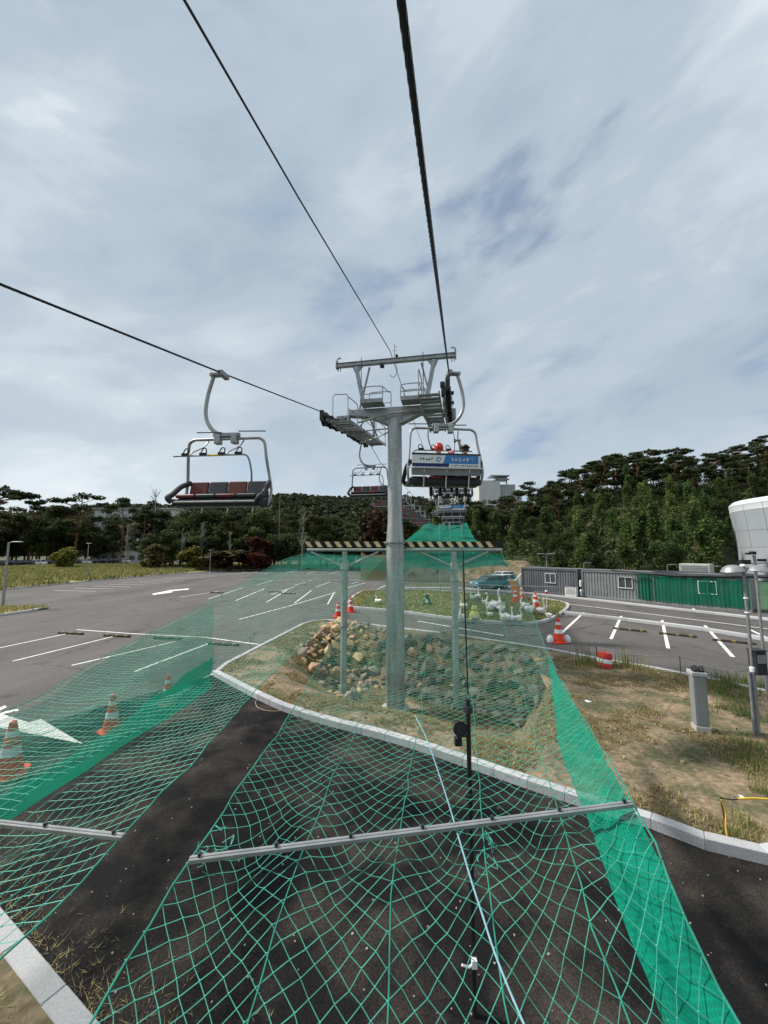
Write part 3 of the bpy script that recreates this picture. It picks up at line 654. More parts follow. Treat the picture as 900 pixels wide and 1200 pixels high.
chair = chair_b
for k, d in enumerate((20.5, 28.5, 36, 44, 52, 60, 68)):
    put_chair(0, Rp, d, -AL, 'far bannered chair on the right rope, %s beyond the riders\' chair' % (['first']+ords)[k])

# ------------------------------------------------------------------ riders
def skin_mesh(vs, es, rad, mats, pick):
    me = bpy.data.meshes.new('tmp'); me.from_pydata(vs, es, []); o = bpy.data.objects.new('tmp', me); COL.objects.link(o)
    m = o.modifiers.new('s', 'SKIN'); m.use_smooth_shade = True
    for i, r in enumerate(rad): me.skin_vertices[0].data[i].radius = (r, r) if isinstance(r, (int, float)) else r
    me.skin_vertices[0].data[0].use_root = True
    sub = o.modifiers.new('u', 'SUBSURF'); sub.levels = 1; sub.render_levels = 1
    dg = bpy.context.evaluated_depsgraph_get(); out = bpy.data.meshes.new_from_object(o.evaluated_get(dg))
    bpy.data.objects.remove(o); bpy.data.meshes.remove(me)
    out.materials.clear()
    for q in mats: out.materials.append(q)
    for p in out.polygons: p.material_index = pick(p.center)
    return out
skin = mat('skin', (.52, .33, .24), .6, 0, .08)
def rider(parent_chair, x, s, jacket, trouser, hat, hatmat, lab, shoe):
    # origin at the hips, sitting, facing +y
    vs = [(0, 0, .08), (0, -.02, .3), (0, -.03, .48), (0, -.02, .6), (0, 0, .68)]
    es = [(0, 1), (1, 2), (2, 3), (3, 4)]; rad = [(.15, .12), (.15, .11), (.17, .11), (.055, .055), (.06, .06)]
    for sx in (-1, 1):
        k = len(vs); vs += [(sx*.1, .05, .06), (sx*.13, .42, .08), (sx*.13, .46, -.42), (sx*.13, .48, -.53), (sx*.14, .6, -.57)]
        es += [(0, k), (k, k+1), (k+1, k+2), (k+2, k+3), (k+3, k+4)]; rad += [.1, .07, .05, .045, .04]
        k = len(vs); vs += [(sx*.19, -.02, .46), (sx*.25, .08, .22), (sx*.17, .36, .2), (sx*.16, .44, .2)]
        es += [(2, k), (k, k+1), (k+1, k+2), (k+2, k+3)]; rad += [.06, .048, .038, .035]
    pick = lambda c: 3 if c.z < -.46 else (1 if (c.z < .12) else (2 if c.z > .56 or c.y > .39 and c.z > .1 else 0))
    me = skin_mesh(vs, es, rad, [jacket, trouser, skin, shoe], pick); me.name = 'person'
    o = bpy.data.objects.new('person', me); COL.objects.link(o)
    ang = parent_chair.rotation_euler.z; base = parent_chair.location
    o.location = base+rz((x, .1, -2.87), ang); o.rotation_euler = (0, 0, ang); o.scale = (s,)*3; tag(o, lab, 'person')
    h = MB(); h.lathe([(.02, -.13), (.055, -.12), (.078, -.06), (.088, .0), (.085, .06), (.06, .11), (.01, .128)], 14, (0, .015, .79), 1, 1.12); h.box((0, .12, .775), (.022, .03, .04)); h.build('head', skin, o, smooth=True)
    for sx in (-1, 1): MB().lathe([(.005, -.03), (.018, 0), (.005, .03)], 6, (sx*.09, .01, .78)).build('ear', skin, o)
    for sx in (-1, 1): MB().lathe([(.003, -.008), (.011, 0), (.003, .008)], 6, (sx*.032, .108, .805)).build('eye', black, o)
    MB().box((0, .113, .735), (.045, .012, .01)).build('mouth', redp, o)
    if hat == 'helmet':
        g = MB(); g.lathe([(.118, -.06), (.128, -.02), (.127, .04), (.105, .1), (.06, .135), (.01, .145)], 18, (0, 0, .81), 1, 1.12); g.build('helmet', hatmat, o, smooth=True)
    else:
        g = MB(); g.lathe([(.092, -.07), (.102, 0), (.098, .06), (.07, .11), (.01, .13)], 16, (0, -.012, .80), 1, 1.1); g.build('hair', black, o, smooth=True)
        g = MB(); g.lathe([(.13, .0), (.135, .012), (.10, .02)], 16, (0, 0, .83), 1, 1.2); g.build('cap_brim', hatmat, o)
    return o
denim = mat('dark_trousers', (.02, .021, .028), .8, 0, .2); jkt1 = mat('maroon_jacket', (.10, .02, .03), .8, 0, .2); jkt2 = mat('white_jacket', (.6, .6, .6), .8, 0, .1); pinkm = mat('pink_helmet', (.62, .22, .22), .4); redh = mat('red_helmet', (.62, .015, .015), .3, spec=.6)
rider(rc, -.12, 1., jkt1, denim, 'helmet', redh, 'rider in round red helmet sitting in the middle of the bannered chair', whp)
rider(rc, .22, .78, jkt1, denim, 'helmet', pinkm, 'small child in pale red helmet beside the red helmeted rider', whp)
rider(rc, .62, 1., jkt2, denim, 'cap', redc, 'rider with dark hair and white top at the right end of the chair', whp)
# ------------------------------------------------------------------ safety nets
def path_at(pts, t):
    L = [0.]
    for a, b in zip(pts, pts[1:]): L.append(L[-1]+(b-a).length)
    s = t*L[-1]
    for i in range(len(pts)-1):
        if s <= L[i+1]+1e-9: break
    return pts[i].lerp(pts[i+1], (s-L[i])/max(1e-9, L[i+1]-L[i]))
ML = [Vector((-1.45, .2, 2.2)), G(222, 1008, 2.27), G(345, 830, 2.25), P(400, 742, 10.2), P(474, 650, 16.15)]
MR = [Vector((1.55, .1, 2.2)), G(870, 1200, 2.18), G(741, 942, 2.47), P(641, 765, 9.3), P(613, 692, 13.6), P(588, 649, 16.15)]
ML = curve_pts(ML, 6); MR = curve_pts(MR, 6)
LR = curve_pts([Vector((-2.25, .2, 2.2)), G(145, 980, 2.3), G(290, 820, 2.25), P(375, 735, 10.5), P(454, 650, 16.15)], 6)
LL = curve_pts([Vector((-6.2, -.6, 2.4)), Vector((-6.3, 3., 2.35)), G(0, 835, 2.3), G(130, 765, 2.35), P(250, 702, 12.3), P(330, 657, 15.4), P(358, 649, 16.15)], 6)
def net(name, Lft, Rgt, ncol, nrow, diamond, lab, support, bars, r=.0026, sag=.16, cl=None, ty=None):
    root = empty(name, (0, 0, 0), 0, lab, 'safety net', 'green safety nets under the lift')
    sup = [0]+support+[1]
    def surf(s, t):
        a = path_at(Lft, t); b = path_at(Rgt, t)
        # gather of the twine towards the support ropes where the bars lift the net
        for i in range(len(sup)-1):
            if sup[i] <= s <= sup[i+1]: break
        w = sup[i+1]-sup[i]; u = (s-sup[i])/w; amp = 0; g = 0
        for tb in bars:
            g += math.exp(-abs(t-tb)/.035)
        amp = sag*(.35+.65*min(1, g))
        u2 = u-.055*min(1, g)*math.sin(2*math.pi*u)*(-1)
        p = a.lerp(b, sup[i]+w*(u2 if 0 <= u2 <= 1 else u)); p.z -= amp*math.sin(math.pi*u)*(w*3)
        p.y -= .25*min(1, g)*math.sin(math.pi*u)*w*2*(1 if diamond else .5)
        # belly of the whole sheet between posts
        p.z -= .14*math.sin(math.pi*s)*math.sin(math.pi*min(1, t*1.6))
        n = noise.noise_vector(p*3.1); return p+n*.022+noise.noise_vector(p*9.7)*.013+noise.noise_vector(p*.9)*.03
    b = MB(); tube3 = []
    def seg(p, q):
        d = q-p; l = d.length
        if l < 1e-5: return
        d /= l; u = d.cross(Vector((0, 0, 1))).normalized(); w = d.cross(u)
        o = len(b.v)
        for c in (p, q):
            for k in range(3):
                an = k*2.0944; b.v.append(tuple(c+(u*math.cos(an)+w*math.sin(an))*r))
        for k in range(3):
            b.f.append((o+k, o+(k+1) % 3, o+3+(k+1) % 3, o+3+k)); b.mi.append(0)
    nodes = {}
    for i in range(ncol+1):
        for j in range(nrow+1):
            if diamond and (i+j) % 2: continue
            nodes[i, j] = surf(i/ncol, j/nrow)
    for (i, j), p in nodes.items():
        for di, dj in (((1, 1), (-1, 1)) if diamond else ((1, 0), (0, 1))):
            q = nodes.get((i+di, j+dj))
            if q: seg(p, q)
        if p.y < 6:   # knots
            b.box(p, (r*2.8, r*2.8, r*2.8))
    o = b.build('netting', netm, root); o['kind'] = 'stuff'
    for s in [0, 1]+support:
        pts = [surf(s, k/70) for k in range(71)]; MB().tube(pts, .007 if s in (0, 1) else .0045, 5).build('border_rope' if s in (0, 1) else 'support_rope', netr, root)
    # lashings where twine is bunched at the ends of the bars
    return root, surf
netA, surfA = net('safety_net', ML, MR, 47, 214, True, 'green diamond mesh net in the foreground with bright cloth along its right edge', [.24, .45, .64, .83], [.185])
netB, surfB = net('safety_net', LL, LR, 42, 134, False, 'green net on the left with wide dark shade cloth along its outer side', [.3, .62], [.205], sag=.10)
rnd = random.Random(5)
for tgt, S0, S1, tb in ((netA, 0, .06, .185), (netA, .62, .66, .185)):
    b = MB()
    for k in range(7):
        c = surfA(rnd.uniform(S0, S1), tb+rnd.uniform(-.016, .012)); pts = [c+Vector((rnd.uniform(-.05, .05), rnd.uniform(-.05, .05), rnd.uniform(-.04, .02))) for _ in range(4)]
        b.tube(curve_pts(pts, 4), .0026, 4)
    b.build('bunched_twine', netm, tgt)['kind'] = 'stuff'
def sheet(name, f, nu, nv, m, parent, su, sv):
    vs = [f(i/nu, j/nv) for j in range(nv+1) for i in range(nu+1)]
    fs = [(j*(nu+1)+i, j*(nu+1)+i+1, (j+1)*(nu+1)+i+1, (j+1)*(nu+1)+i) for j in range(nv) for i in range(nu)]
    me = bpy.data.meshes.new(name); me.from_pydata([tuple(v) for v in vs], [], fs); me.materials.append(m); uv = me.uv_layers.new()
    for p in me.polygons:
        for li in p.loop_indices:
            k = me.loops[li].vertex_index; uv.data[li].uv = ((k % (nu+1))/nu*su, (k//(nu+1))/nv*sv)
    me.polygons.foreach_set('use_smooth', [True]*len(me.polygons)); o = bpy.data.objects.new(name, me); COL.objects.link(o); o.parent = parent; return o
# shade cloth strips
CI = curve_pts([G(775, 1182, 2.15), G(725, 1060, 2.2), G(690, 960, 2.35), P(655, 870, 5.5), P(646, 800, 7.9), P(641.5, 768, 9.2)], 5)
CI = [Vector((1.15, .3, 2.1))]+CI
CO = [p for p in MR if p.y < 9.35]; CO = CO+[P(641.8, 766, 9.3)]
def fR(u, v):
    a = path_at(CI, v); b = path_at(CO, v); p = a.lerp(b, u); p.z -= .03+.05*math.sin(u*9+v*14)*u*(1-u)*2; return p+noise.noise_vector(p*4)*.02*(u*(1-u)*4)+Vector((0, 0, .03*noise.noise(p*6)))
sheet('shade_cloth', fR, 16, 150, clothR, netA, 1, 12)
DI = curve_pts([Vector((-3.0, -.4, 2.2)), Vector((-3.25, 2.5, 2.2)), G(0, 965, 2.2), G(120, 888, 2.2), G(250, 797, 2.2)], 5)
DO = [p for p in LL if p.y < 12.4]
def fL(u, v):
    a = path_at(DI, v); b = path_at(DO, v); p = a.lerp(b, u); p.z -= .06+.13*math.sin(u*math.pi)+.05*math.sin(u*7+p.y*1.1); return p+noise.noise_vector(p*1.5)*.06
sheet('shade_cloth', lambda u, v: fL(u*(.30-.06*v), v), 14, 90, clothL, netB, 1.4, 14)
sheet('thin_shade_cloth', lambda u, v: fL(.17+u*.83, v)-Vector((0, 0, .03)), 16, 90, clothT, netB, 2.6, 14)
def fF(u, v):
    a = path_at(LL, .735+.265*v); b = P(275, 690, 13).lerp(P(454, 650, 16.1), v); p = a.lerp(b, u*.55); p.z -= .08; return p+noise.noise_vector(p*1.5)*.05
sheet('thin_shade_cloth', fF, 10, 24, cloth_mat('faint_green_cloth', (.03, .28, .2), .2), netB, 2, 4)
# crossing spreader bars
def bar(a, b, lab, r=.024):
    d = (b-a); root = empty('spreader_bar', a, 0, lab, 'spreader bar', 'steel bars spreading the nets')
    MB().beam(Vector((0, 0, 0)), d, r*2.1, r*1.3).beam(Vector((0, 0, r*.75)), d+Vector((0, 0, r*.75)), r*.7, r*.5).build('tube', galv, root, bev=.004)
    n = max(2, int(d.length/.55)); 
    for k in range(n+1):
        q = d*(k/n*.96+.02); MB().lathe([(r*.6, -r*.5), (r*.6, r*.9)], 8, q+Vector((0, 0, r*.9))).build('bolt', dark, root)
bar(G(222, 1008, 2.30), G(741, 942, 2.50), 'long galvanised bar lying across the green diamond net in the foreground')
bar(Vector((-6.2, 3.6, 2.42)), G(145, 981, 2.33), 'galvanised bar across the left net, cut by the left edge of the photo')
bar(P(472, 683, 13.2), P(652, 688, 13), 'thin pale bar across the right net in front of the right net post', .016)
bar(P(318, 682, 13.4), P(456, 681, 13.6), 'thin pale bar across the left net in front of the left net post', .016)
b = MB(); b.tube(curve_pts([G(486, 838, 2.28), G(500, 866, 2.26), G(522, 930, 2.3), G(540, 990, 2.4), G(562, 1062, 2.36), G(613, 1198, 2.3), Vector((.95, .6, 2.3))], 6), .0062, 8)
o = b.build('blue_rope', blue_rope, smooth=True); tag(o, 'pale blue rope lying along the middle of the diamond net', 'rope')
# far net beyond the board and up the slope
netC = empty('safety_net', (0, 16, 4), 0, 'dense green cloth lined net beyond the striped board', 'safety net', 'green safety nets under the lift')
def far_sheet(c, nu, nv, ph):
    def f(u, v):
        a = c[0].lerp(c[3], v); b = c[1].lerp(c[2], v); p = a.lerp(b, u); p.z -= .18*math.sin(math.pi*u)+.10*math.sin(u*19+ph)*(.3+v*.7)+.1*math.sin(math.pi*v); return p+noise.noise_vector(p)*.08-Vector((0, 16, 4))
    return f
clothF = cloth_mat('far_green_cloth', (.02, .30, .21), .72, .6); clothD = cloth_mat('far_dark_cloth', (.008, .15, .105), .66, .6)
c1 = [P(358, 648, 16.3), P(588, 648, 16.3), P(597, 664, 22), P(352, 664, 22)]
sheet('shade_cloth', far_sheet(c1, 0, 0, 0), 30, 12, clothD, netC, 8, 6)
c2 = [P(462, 661, 22.1), P(597, 661, 22.1), P(560, 636, 32), P(478, 636, 32)]
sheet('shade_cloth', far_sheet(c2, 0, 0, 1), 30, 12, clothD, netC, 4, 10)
c3 = [P(470, 637, 32.1), P(560, 637, 32.1), P(547, 612, 48), P(497, 614, 48)]
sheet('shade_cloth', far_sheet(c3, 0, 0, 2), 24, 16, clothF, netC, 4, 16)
for px, d in ((515, 40), (527, 42), (541, 40)):
    a = P(px, 606 if px == 527 else 615, d)
    o = empty('net_mast', (a.x, a.y, 0), 0, 'slim pale mast in the far green net, %s' % {515: 'left one', 527: 'the tall middle one', 541: 'right one'}[px], 'post')
    MB().tube([(0, 0, -.2), (0, 0, a.z)], .06, 8).build('shaft', galv, o); MB().lathe([(.08, 0), (.08, .06), (.02, .1)], 8, (0, 0, a.z)).build('cap', galv, o)

# posts with their cross pieces, and the hazard board
postm = mat('post_zinc', (.36, .42, .40), .5, .4, .15, 4)
def net_post(px, d, ybase, lab, x0, x1):
    t = P(px, 645, d); z0 = island_h(t.x, t.y)-.15
    o = empty('net_post', (t.x, t.y, z0), 0, lab, 'net post', 'posts holding up the net ends'); h = 4.5-z0
    MB().lathe([(.135, 0), (.135, h-.5)], 16).lathe([(.11, h-.5), (.11, h-.05)], 16).build('shaft', postm, o, smooth=True)
    for z in (h-1.25, h-3.1): MB().lathe([(.17, z-.03), (.18, z-.03), (.18, z+.03), (.17, z+.03)], 16).build('collar', galvd, o)
    MB().lathe([(.19, h-.78), (.15, h-.55), (.12, h-.5)], 16).build('collar', postm, o)
    MB().tube([(x0-t.x, 0, h+.02), (x1-t.x, 0, h+.02)], .06, 10).build('crossbar', postm, o, smooth=True)
    for sx in (-1, 1): MB().tube([(sx*.08, 0, h-.68), (sx*1.42, 0, h-.06)], .045, 8).build('brace', postm, o, smooth=True)
    for sx in (-1, 1):
        for sy in (-1, 1): MB().add([(sx*.12, sy*.02, .02), (sx*.34, sy*.2, .02), (sx*.12, sy*.02, .4), (sx*.11, sy*.06, .02), (sx*.32, sy*.24, .02), (sx*.11, sy*.06, .4)], [(0, 1, 2), (3, 5, 4), (0, 1, 4, 3), (1, 2, 5, 4), (2, 0, 3, 5)]).build('gusset', postm, o)
    MB().box((0, 0, .0), (.7, .7, .05)).build('base_plate', postm, o)
xl, xr = P(357, 640, 16.2).x, P(588.5, 640, 16.2).x
xm = P(463, 640, 16.2).x
net_post(404, 16.2, 825, 'net post left of the lift tower holding the striped board', xl+.1, xm-.25)
net_post(532, 16.2, 835, 'net post right of the lift tower holding the striped board', xm+.25, xr-.02)
cream = mat('board_cream', (.74, .60, .33), .7, 0, .15, 3)
HB = empty('hazard_board', (0, 16.12, 4.63), 0, 'long black and cream diagonally striped warning board across both net posts', 'warning board')
for x0, x1 in ((xl, xm-.05), (xm+.05, xr)):
    MB().box(((x0+x1)/2, 0, .12), (x1-x0, .05, .24)).build('board_panel', mat('board_black', (.012, .011, .01), .7), HB, bev=.005)
    n = int((x1-x0)/.41)
    for k in range(n+1):
        x = x0+.02+k*.41; w = .19; sh = .16
        if x+w+sh > x1+.04: w = max(.05, x1-x-sh)
        if x+w+sh > x1+.01: continue
        MB().add([(x+sh, -.035, 0.005), (x+w+sh, -.035, 0.005), (x+w, -.035, .235), (x, -.035, .235), (x+sh, -.02, 0.005), (x+w+sh, -.02, 0.005), (x+w, -.02, .235), (x, -.02, .235)], [(0, 1, 2, 3), (4, 7, 6, 5), (0, 4, 5, 1), (1, 5, 6, 2), (2, 6, 7, 3), (3, 7, 4, 0)]).build('stripe', cream, HB)
# near black pole with lamp
bp_ = P(552, 1000, 4.2); o = empty('black_pole', (bp_.x, bp_.y, 0), 0, 'slim black pole rising through the diamond net with a round black spotlight on it', 'pole')
MB().tube([(0, 0, -.02), (0, 0, 2.95)], .024, 10).build('shaft', black, o, smooth=True)
MB().tube([(.0, -.01, 3.0), (-.02, .0, 4.5)], .008, 5).build('cable', black, o)
for z in (1.2, 2.0, 2.85): MB().lathe([(.05, z-.03), (.05, z+.03)], 10).build('clamp', dark, o)
l = MB(); l.lathe([(.03, -.07), (.065, -.05), (.075, .0), (.075, .04), (.068, .04), (.06, .02)], 16, (-.09, -.02, 2.66), rot=Matrix.Rotation(R_(75), 3, 'X')); l = l.build('spotlight', black, o, smooth=True)
MB().box((-.06, 0, 2.6), (.12, .04, .05)).box((-.11, 0, 2.53), (.07, .07, .07)).build('bracket', black, o)
MB().tube([(0, -.04, .5), (-.06, -.08, .5), (-.13, -.10, .54)], .011, 6).box((0, -.04, .5), (.05, .05, .07)).build('valve_lever', whp, o)

# ------------------------------------------------------------------ traffic cones and drum
def make_cone():
    C = empty('traffic_cone', (0, 0, 0))
    MB().prism([(.3*math.cos(a), .3*math.sin(a)) if False else (x, y) for a, x, y in [(0, .3, .2), (0, .2, .3), (0, -.2, .3), (0, -.3, .2), (0, -.3, -.2), (0, -.2, -.3), (0, .2, -.3), (0, .3, -.2)]], 0, .06).build('base', orange, C, bev=.01)
    R = lambda z: .24-.19*z/1.05
    MB().lathe([(R(.05), .05), (R(.40), .40)], 20).lathe([(R(.56), .56), (R(.75), .75)], 20).lathe([(R(.86), .86), (R(1.02), 1.02), (.02, 1.04)], 20).lathe([(R(.3)-.01, .3), (R(1.0)-.01, 1.)], 20).build('cone_body', orange, C, smooth=True)
    for z0, z1 in ((.40, .56), (.75, .86)): MB().lathe([(R(z0)+.004, z0), (R(z1)+.004, z1)], 20).build('reflective_band', whp, C, smooth=True)
    return C
cone = make_cone(); first = True
for px, py, lab, sc in [(10, 909, 'largest orange and white traffic cone, at the left edge behind the net', 1.02), (130, 857, 'traffic cone veiled by green cloth, left of two in the middle of the left net', .86), (196, 825, 'traffic cone veiled by green cloth, right of two near the island corner', .8),
                        (396, 723, 'orange cone just left of the left net post', 1.0), (411, 717, 'orange cone just right of the left net post', 1.0), (655, 753, 'orange cone with white side pads at the corner of the lawn island', 1.15),
                        (604, 705, 'left cone beside the orange ramp behind the swans', 1.1), (612, 701, 'right cone beside the orange ramp behind the swans', 1.1), (628, 713, 'cone standing among the swans on the lawn island', 1.2)]:
    o = cone if first else copy_tree(cone); first = False; o.location = G(px, py, .005 if py > 714 or px < 500 else .12); o.scale = (sc,)*3; o.rotation_euler.z = px*.37
    tag(o, lab, 'traffic cone', 'orange and white traffic cones')
    if px == 655:
        for sx in (-1, 1): MB().lathe([(.02, 0), (.13, .02), (.15, .14), (.1, .27), (.02, .32)], 12, (sx*.36, 0, 0)).build('sand_bag', whp, o, smooth=True)
        o.rotation_euler.z = 0
o = empty('traffic_drum', G(708, 782, .1), 0, 'red and white banded plastic drum lying among weeds at the far island kerb', 'traffic drum'); o.rotation_euler = (0, R_(8), .3)
for k, (z0, z1, m) in enumerate([(0, .18, redp), (.18, .33, whp), (.33, .5, redp)]): MB().lathe([(.27-.01*k, z0), (.28-.01*k, (z0+z1)/2), (.265-.01*k, z1-.006)], 20).build('band', m, o, smooth=True)
MB().lathe([(.24, .5), (.23, .54), (.1, .55)], 20).build('lid', redp, o, smooth=True)
o = empty('marker_post', G(641, 713, .12), 0, 'thin post with small red and white head at right end of lawn island', 'marker post')
MB().tube([(0, 0, 0), (0, 0, 1.15)], .025, 6).build('shaft', whp, o); MB().lathe([(.1, 1.1), (.11, 1.25)], 12).build('head', redp, o); MB().lathe([(.105, 1.25), (.08, 1.36)], 12).build('cap', whp, o)

# ------------------------------------------------------------------ white swan figures on the lawn island
swanm = mat('swan_white', (.80, .80, .77), .5, 0, col2=(.55, .55, .50), scale=5, mid=.62, width=.12)
def swan_meshes():
    b = MB(); rot = Matrix.Rotation(R_(90), 3, 'X')
    prof = [(.02, -.62), (.10, -.55), (.19, -.38), (.26, -.12), (.28, .12), (.24, .30), (.14, .42), (.03, .47)]
    n = 14; vs = []
    for r, y in prof:
        lift = .14*max(0, (-y-.2)/.4)**1.5+.05*max(0, y)
        for j in range(n):
            a = 2*math.pi*j/n; z = .26+r*.85*math.sin(a)+lift
            vs.append((r*math.cos(a), y, max(0, z)))
    fs = [(i*n+j, i*n+(j+1) % n, (i+1)*n+(j+1) % n, (i+1)*n+j) for i in range(len(prof)-1) for j in range(n)]+[tuple(range(n)), tuple((len(prof)-1)*n+j for j in range(n))]
    b.add(vs, fs); body = b.mesh('body', swanm, True)
    b = MB(); b.tube(curve_pts([(0, .30, .32), (0, .46, .48), (0, .44, .68), (0, .34, .86), (0, .33, 1.03), (0, .42, 1.13), (0, .52, 1.10)], 4), [.13, .125, .12, .115, .11, .10, .09, .082, .075, .07, .066, .063, .06, .058, .056, .056, .056, .058, .06, .07, .078, .08, .075, .06, .035], 10); neck = b.mesh('neck', swanm, True)
    b = MB(); b.tube([(0, .52, 1.095), (0, .66, 1.06)], [.035, .008], 8); beak = b.mesh('beak', orange)
    ws_ = []
    for sx in (-1, 1):
        b = MB(); b.lathe([(.01, -.42), (.05, -.34), (.07, -.1), (.06, .15), (.02, .28)], 8, (sx*.25, -.12, .36), 1, 2.2, rot=Matrix.Rotation(R_(90+8), 3, 'X')); ws_.append(b.mesh('wing', swanm, True))
    return body, neck, beak, ws_
SB, SN, SK, SW = swan_meshes()
def swan(px, py, s, a, lab, neck=True):
    o = empty('swan_figure', G(px, py, .14), a, lab, 'swan figure', 'white swan figures on the lawn island'); o.scale = (s*.74, s*.46, s*.74)
    inst(SB, 'body', o)
    for w in SW: inst(w, 'wing', o)
    if neck: inst(SN, 'neck', o); inst(SK, 'beak', o)
    else:
        inst(SN, 'neck', o, (0, .05, .12), (0, 0, 0), (1, 1, .6)); inst(SK, 'beak', o, (0, .05, -.32))
for a in [(543, 714, 1.15, .5, 'tall swan just right of the right net post, farther of two'), (541, 727, 1.1, 2.6, 'swan just right of the right net post, nearer of two'),
          (554, 703, 1.05, 1.9, 'small swan of a close pair near the back kerb, left one'), (560, 702, 1.15, -.5, 'small swan of a close pair near the back kerb, right one'),
          (568, 708, .85, 1.2, 'low hunched swan between the back pair and the big group', False), (575, 716, 1.5, 1.8, 'big swan at the left of the tight central group'),
          (581, 715, 1.75, -1.2, 'biggest swan with raised neck in the middle of the central group'), (587, 717, 1.1, -1.9, 'low swan at the right of the central group', False),
          (574, 723, .8, 1.4, 'small low swan alone near the front kerb, left of the front trio', False), (592, 729, 1.35, .9, 'tall swan of the front trio, left one'), (599, 729, 1.0, -.7, 'middle swan of the front trio'),
          (607, 729, 1.05, -2.2, 'swan of the front trio, right one'), (615, 714, 1.3, 1.5, 'tall swan left of the cone among the swans'), (621, 719, 1.4, -2.4, 'swan leaning against the cone among the swans'),
          (634, 720, 1.25, -1.4, 'long necked swan right of the cone among the swans'), (643, 724, .8, 1., 'smallest low swan at the right end of the island', False), (443, 708, 1.1, .7, 'white swan seen just left of the tower pole', False)]:
    swan(*a)
def blob_figure(name, px, py, m, lab, cat):
    o = empty(name, G(px, py, .13), 0, lab, cat)
    MB().lathe([(.1, 0), (.3, .1), (.34, .3), (.24, .5), (.12, .58)], 14, (0, 0, 0), 1, .8).build('body', m, o, smooth=True)
    MB().lathe([(.05, .5), (.17, .58), (.2, .7), (.12, .84), (.02, .88)], 12).build('head', m, o, smooth=True)
    for sx in (-1, 1):
        MB().lathe([(.01, -.06), (.06, 0), (.01, .06)], 8, (sx*.12, -.12, .84)).build('eye', whp, o, smooth=True)
        MB().lathe([(.1, 0), (.12, .08), (.03, .14)], 10, (sx*.3, -.22, 0)).build('foot', m, o, smooth=True)
    MB().lathe([(.12, .1), (.18, .25), (.1, .4)], 10, (0, -.2, 0), 1, .5).build('belly', whp, o, smooth=True)
blob_figure('frog_figure', 500, 708, mat('frog_green', (.03, .12, .06), .5), 'dark green squat garden figure with pale belly on the lawn island right of the tower', 'garden figure')
blob_figure('chick_figure', 556, 726, mat('chick_yellow', (.65, .62, .12), .5), 'small yellow garden figure by the front kerb of the lawn island', 'garden figure')
# orange ramp
o = empty('orange_ramp', G(604, 700, .13), .5, 'orange slatted board leaning at the back of the lawn island', 'ramp')
for k in range(3): MB().box((-.3+k*.3, 0, .75), (.24, .05, 1.7), Matrix.Rotation(R_(-22), 3, 'Y')).build('board', mat('ramp_orange', (.62, .26, .05), .6), o)
MB().beam((0, .05, .1), (.5, 1.0, .9), .06, .06).build('prop', whp, o)
o = empty('low_barrier', G(600, 697, .1), .3, 'pale pole barrier slanting up beside the first container', 'barrier')
MB().tube([(-.4, 0, .7), (1.6, .6, 2.0)], .06, 8).build('pole', whp, o); MB().tube([(1.4, .55, 0), (1.4, .55, 1.9)], .05, 8).build('post', whp, o)

# ------------------------------------------------------------------ things on the right of the island
gm = mat('kiosk_grey', (.24, .25, .25), .55, .1, .06, 2)
q = G(822, 858, .08); o = empty('meter_pillar', (q.x, q.y, .02), R_(-18), 'tall grey metal pillar on a concrete foot standing on the dry soil', 'service pillar')
MB().box((0, 0, .1), (.30, .30, .26)).build('footing', conc, o); MB().box((0, 0, .82), (.27, .26, 1.2)).build('cabinet', gm, o, bev=.008)
MB().box((0, -.133, .83), (.21, .006, 1.1)).build('door_panel', gm, o, bev=.003)
MB().box((0, 0, 1.46), (.33, .32, .09)).build('cap', mat('kiosk_cap', (.4, .41, .41), .5), o, bev=.01)
for sx in (-.07, .07): MB().box((sx, -.05, 1.56), (.09, .16, .13), Matrix.Rotation(R_(-35), 3, 'X')).build('hood', dark, o, bev=.005)
b0 = G(889, 862, .08)
o = empty('park_lamp', (b0.x, b0.y, 0), 0, 'tall grey lamp post with two round drooping shades at the right edge', 'lamp post')
HL = 4.08
MB().tube([(0, 0, .0), (0, 0, 1.6)], .048, 12).build('lower_shaft', galvd, o, smooth=True); MB().tube([(0, 0, 1.6), (0, 0, HL)], .036, 12).build('upper_shaft', galvd, o, smooth=True)
MB().lathe([(.06, 1.56), (.06, 1.66), (.045, 1.68)], 12).build('collar', whp, o); MB().tube([(-.09, 0, 0), (-.09, 0, 1.55)], .03, 8).build('conduit', galvd, o)
MB().lathe([(.16, 0), (.12, .05), (.06, .09)], 14).build('base_cover', whp, o)
for z in (2.95, 3.3): MB().lathe([(.045, z), (.055, z+.02), (.045, z+.04)], 12).build('band', whp, o)
for sx, yy in ((-1, .0), (1, -.1)):
    MB().tube(curve_pts([(0, 0, HL-.12), (sx*.14, yy*.5, HL-.02), (sx*.27, yy, HL+.0)], 4), .016, 6).build('arm', galv, o)
    MB().lathe([(.03, .16), (.1, .15), (.19, .1), (.25, .0), (.235, .0), (.18, .08), (.05, .12)], 20, (sx*.27, yy, HL-.1), rot=Matrix.Rotation(R_(6*sx), 3, 'Y')).build('lamp_shade', galvd, o, smooth=True)
    MB().lathe([(.02, -.03), (.05, .0), (.04, .08)], 12, (sx*.27, yy, HL-.06)).build('bulb', whp, o)
MB().lathe([(.02, 0), (.07, .02), (.07, .05), (.02, .08)], 12, (0, 0, HL)).build('finial', whp, o)
MB().box((.14, 0, 1.78), (.26, .22, .56)).box((.14, 0, 2.08), (.3, .27, .03)).build('control_box', dark, o, bev=.008); MB().box((.14, -.115, 1.88), (.2, .01, .2)).build('panel', gm, o)
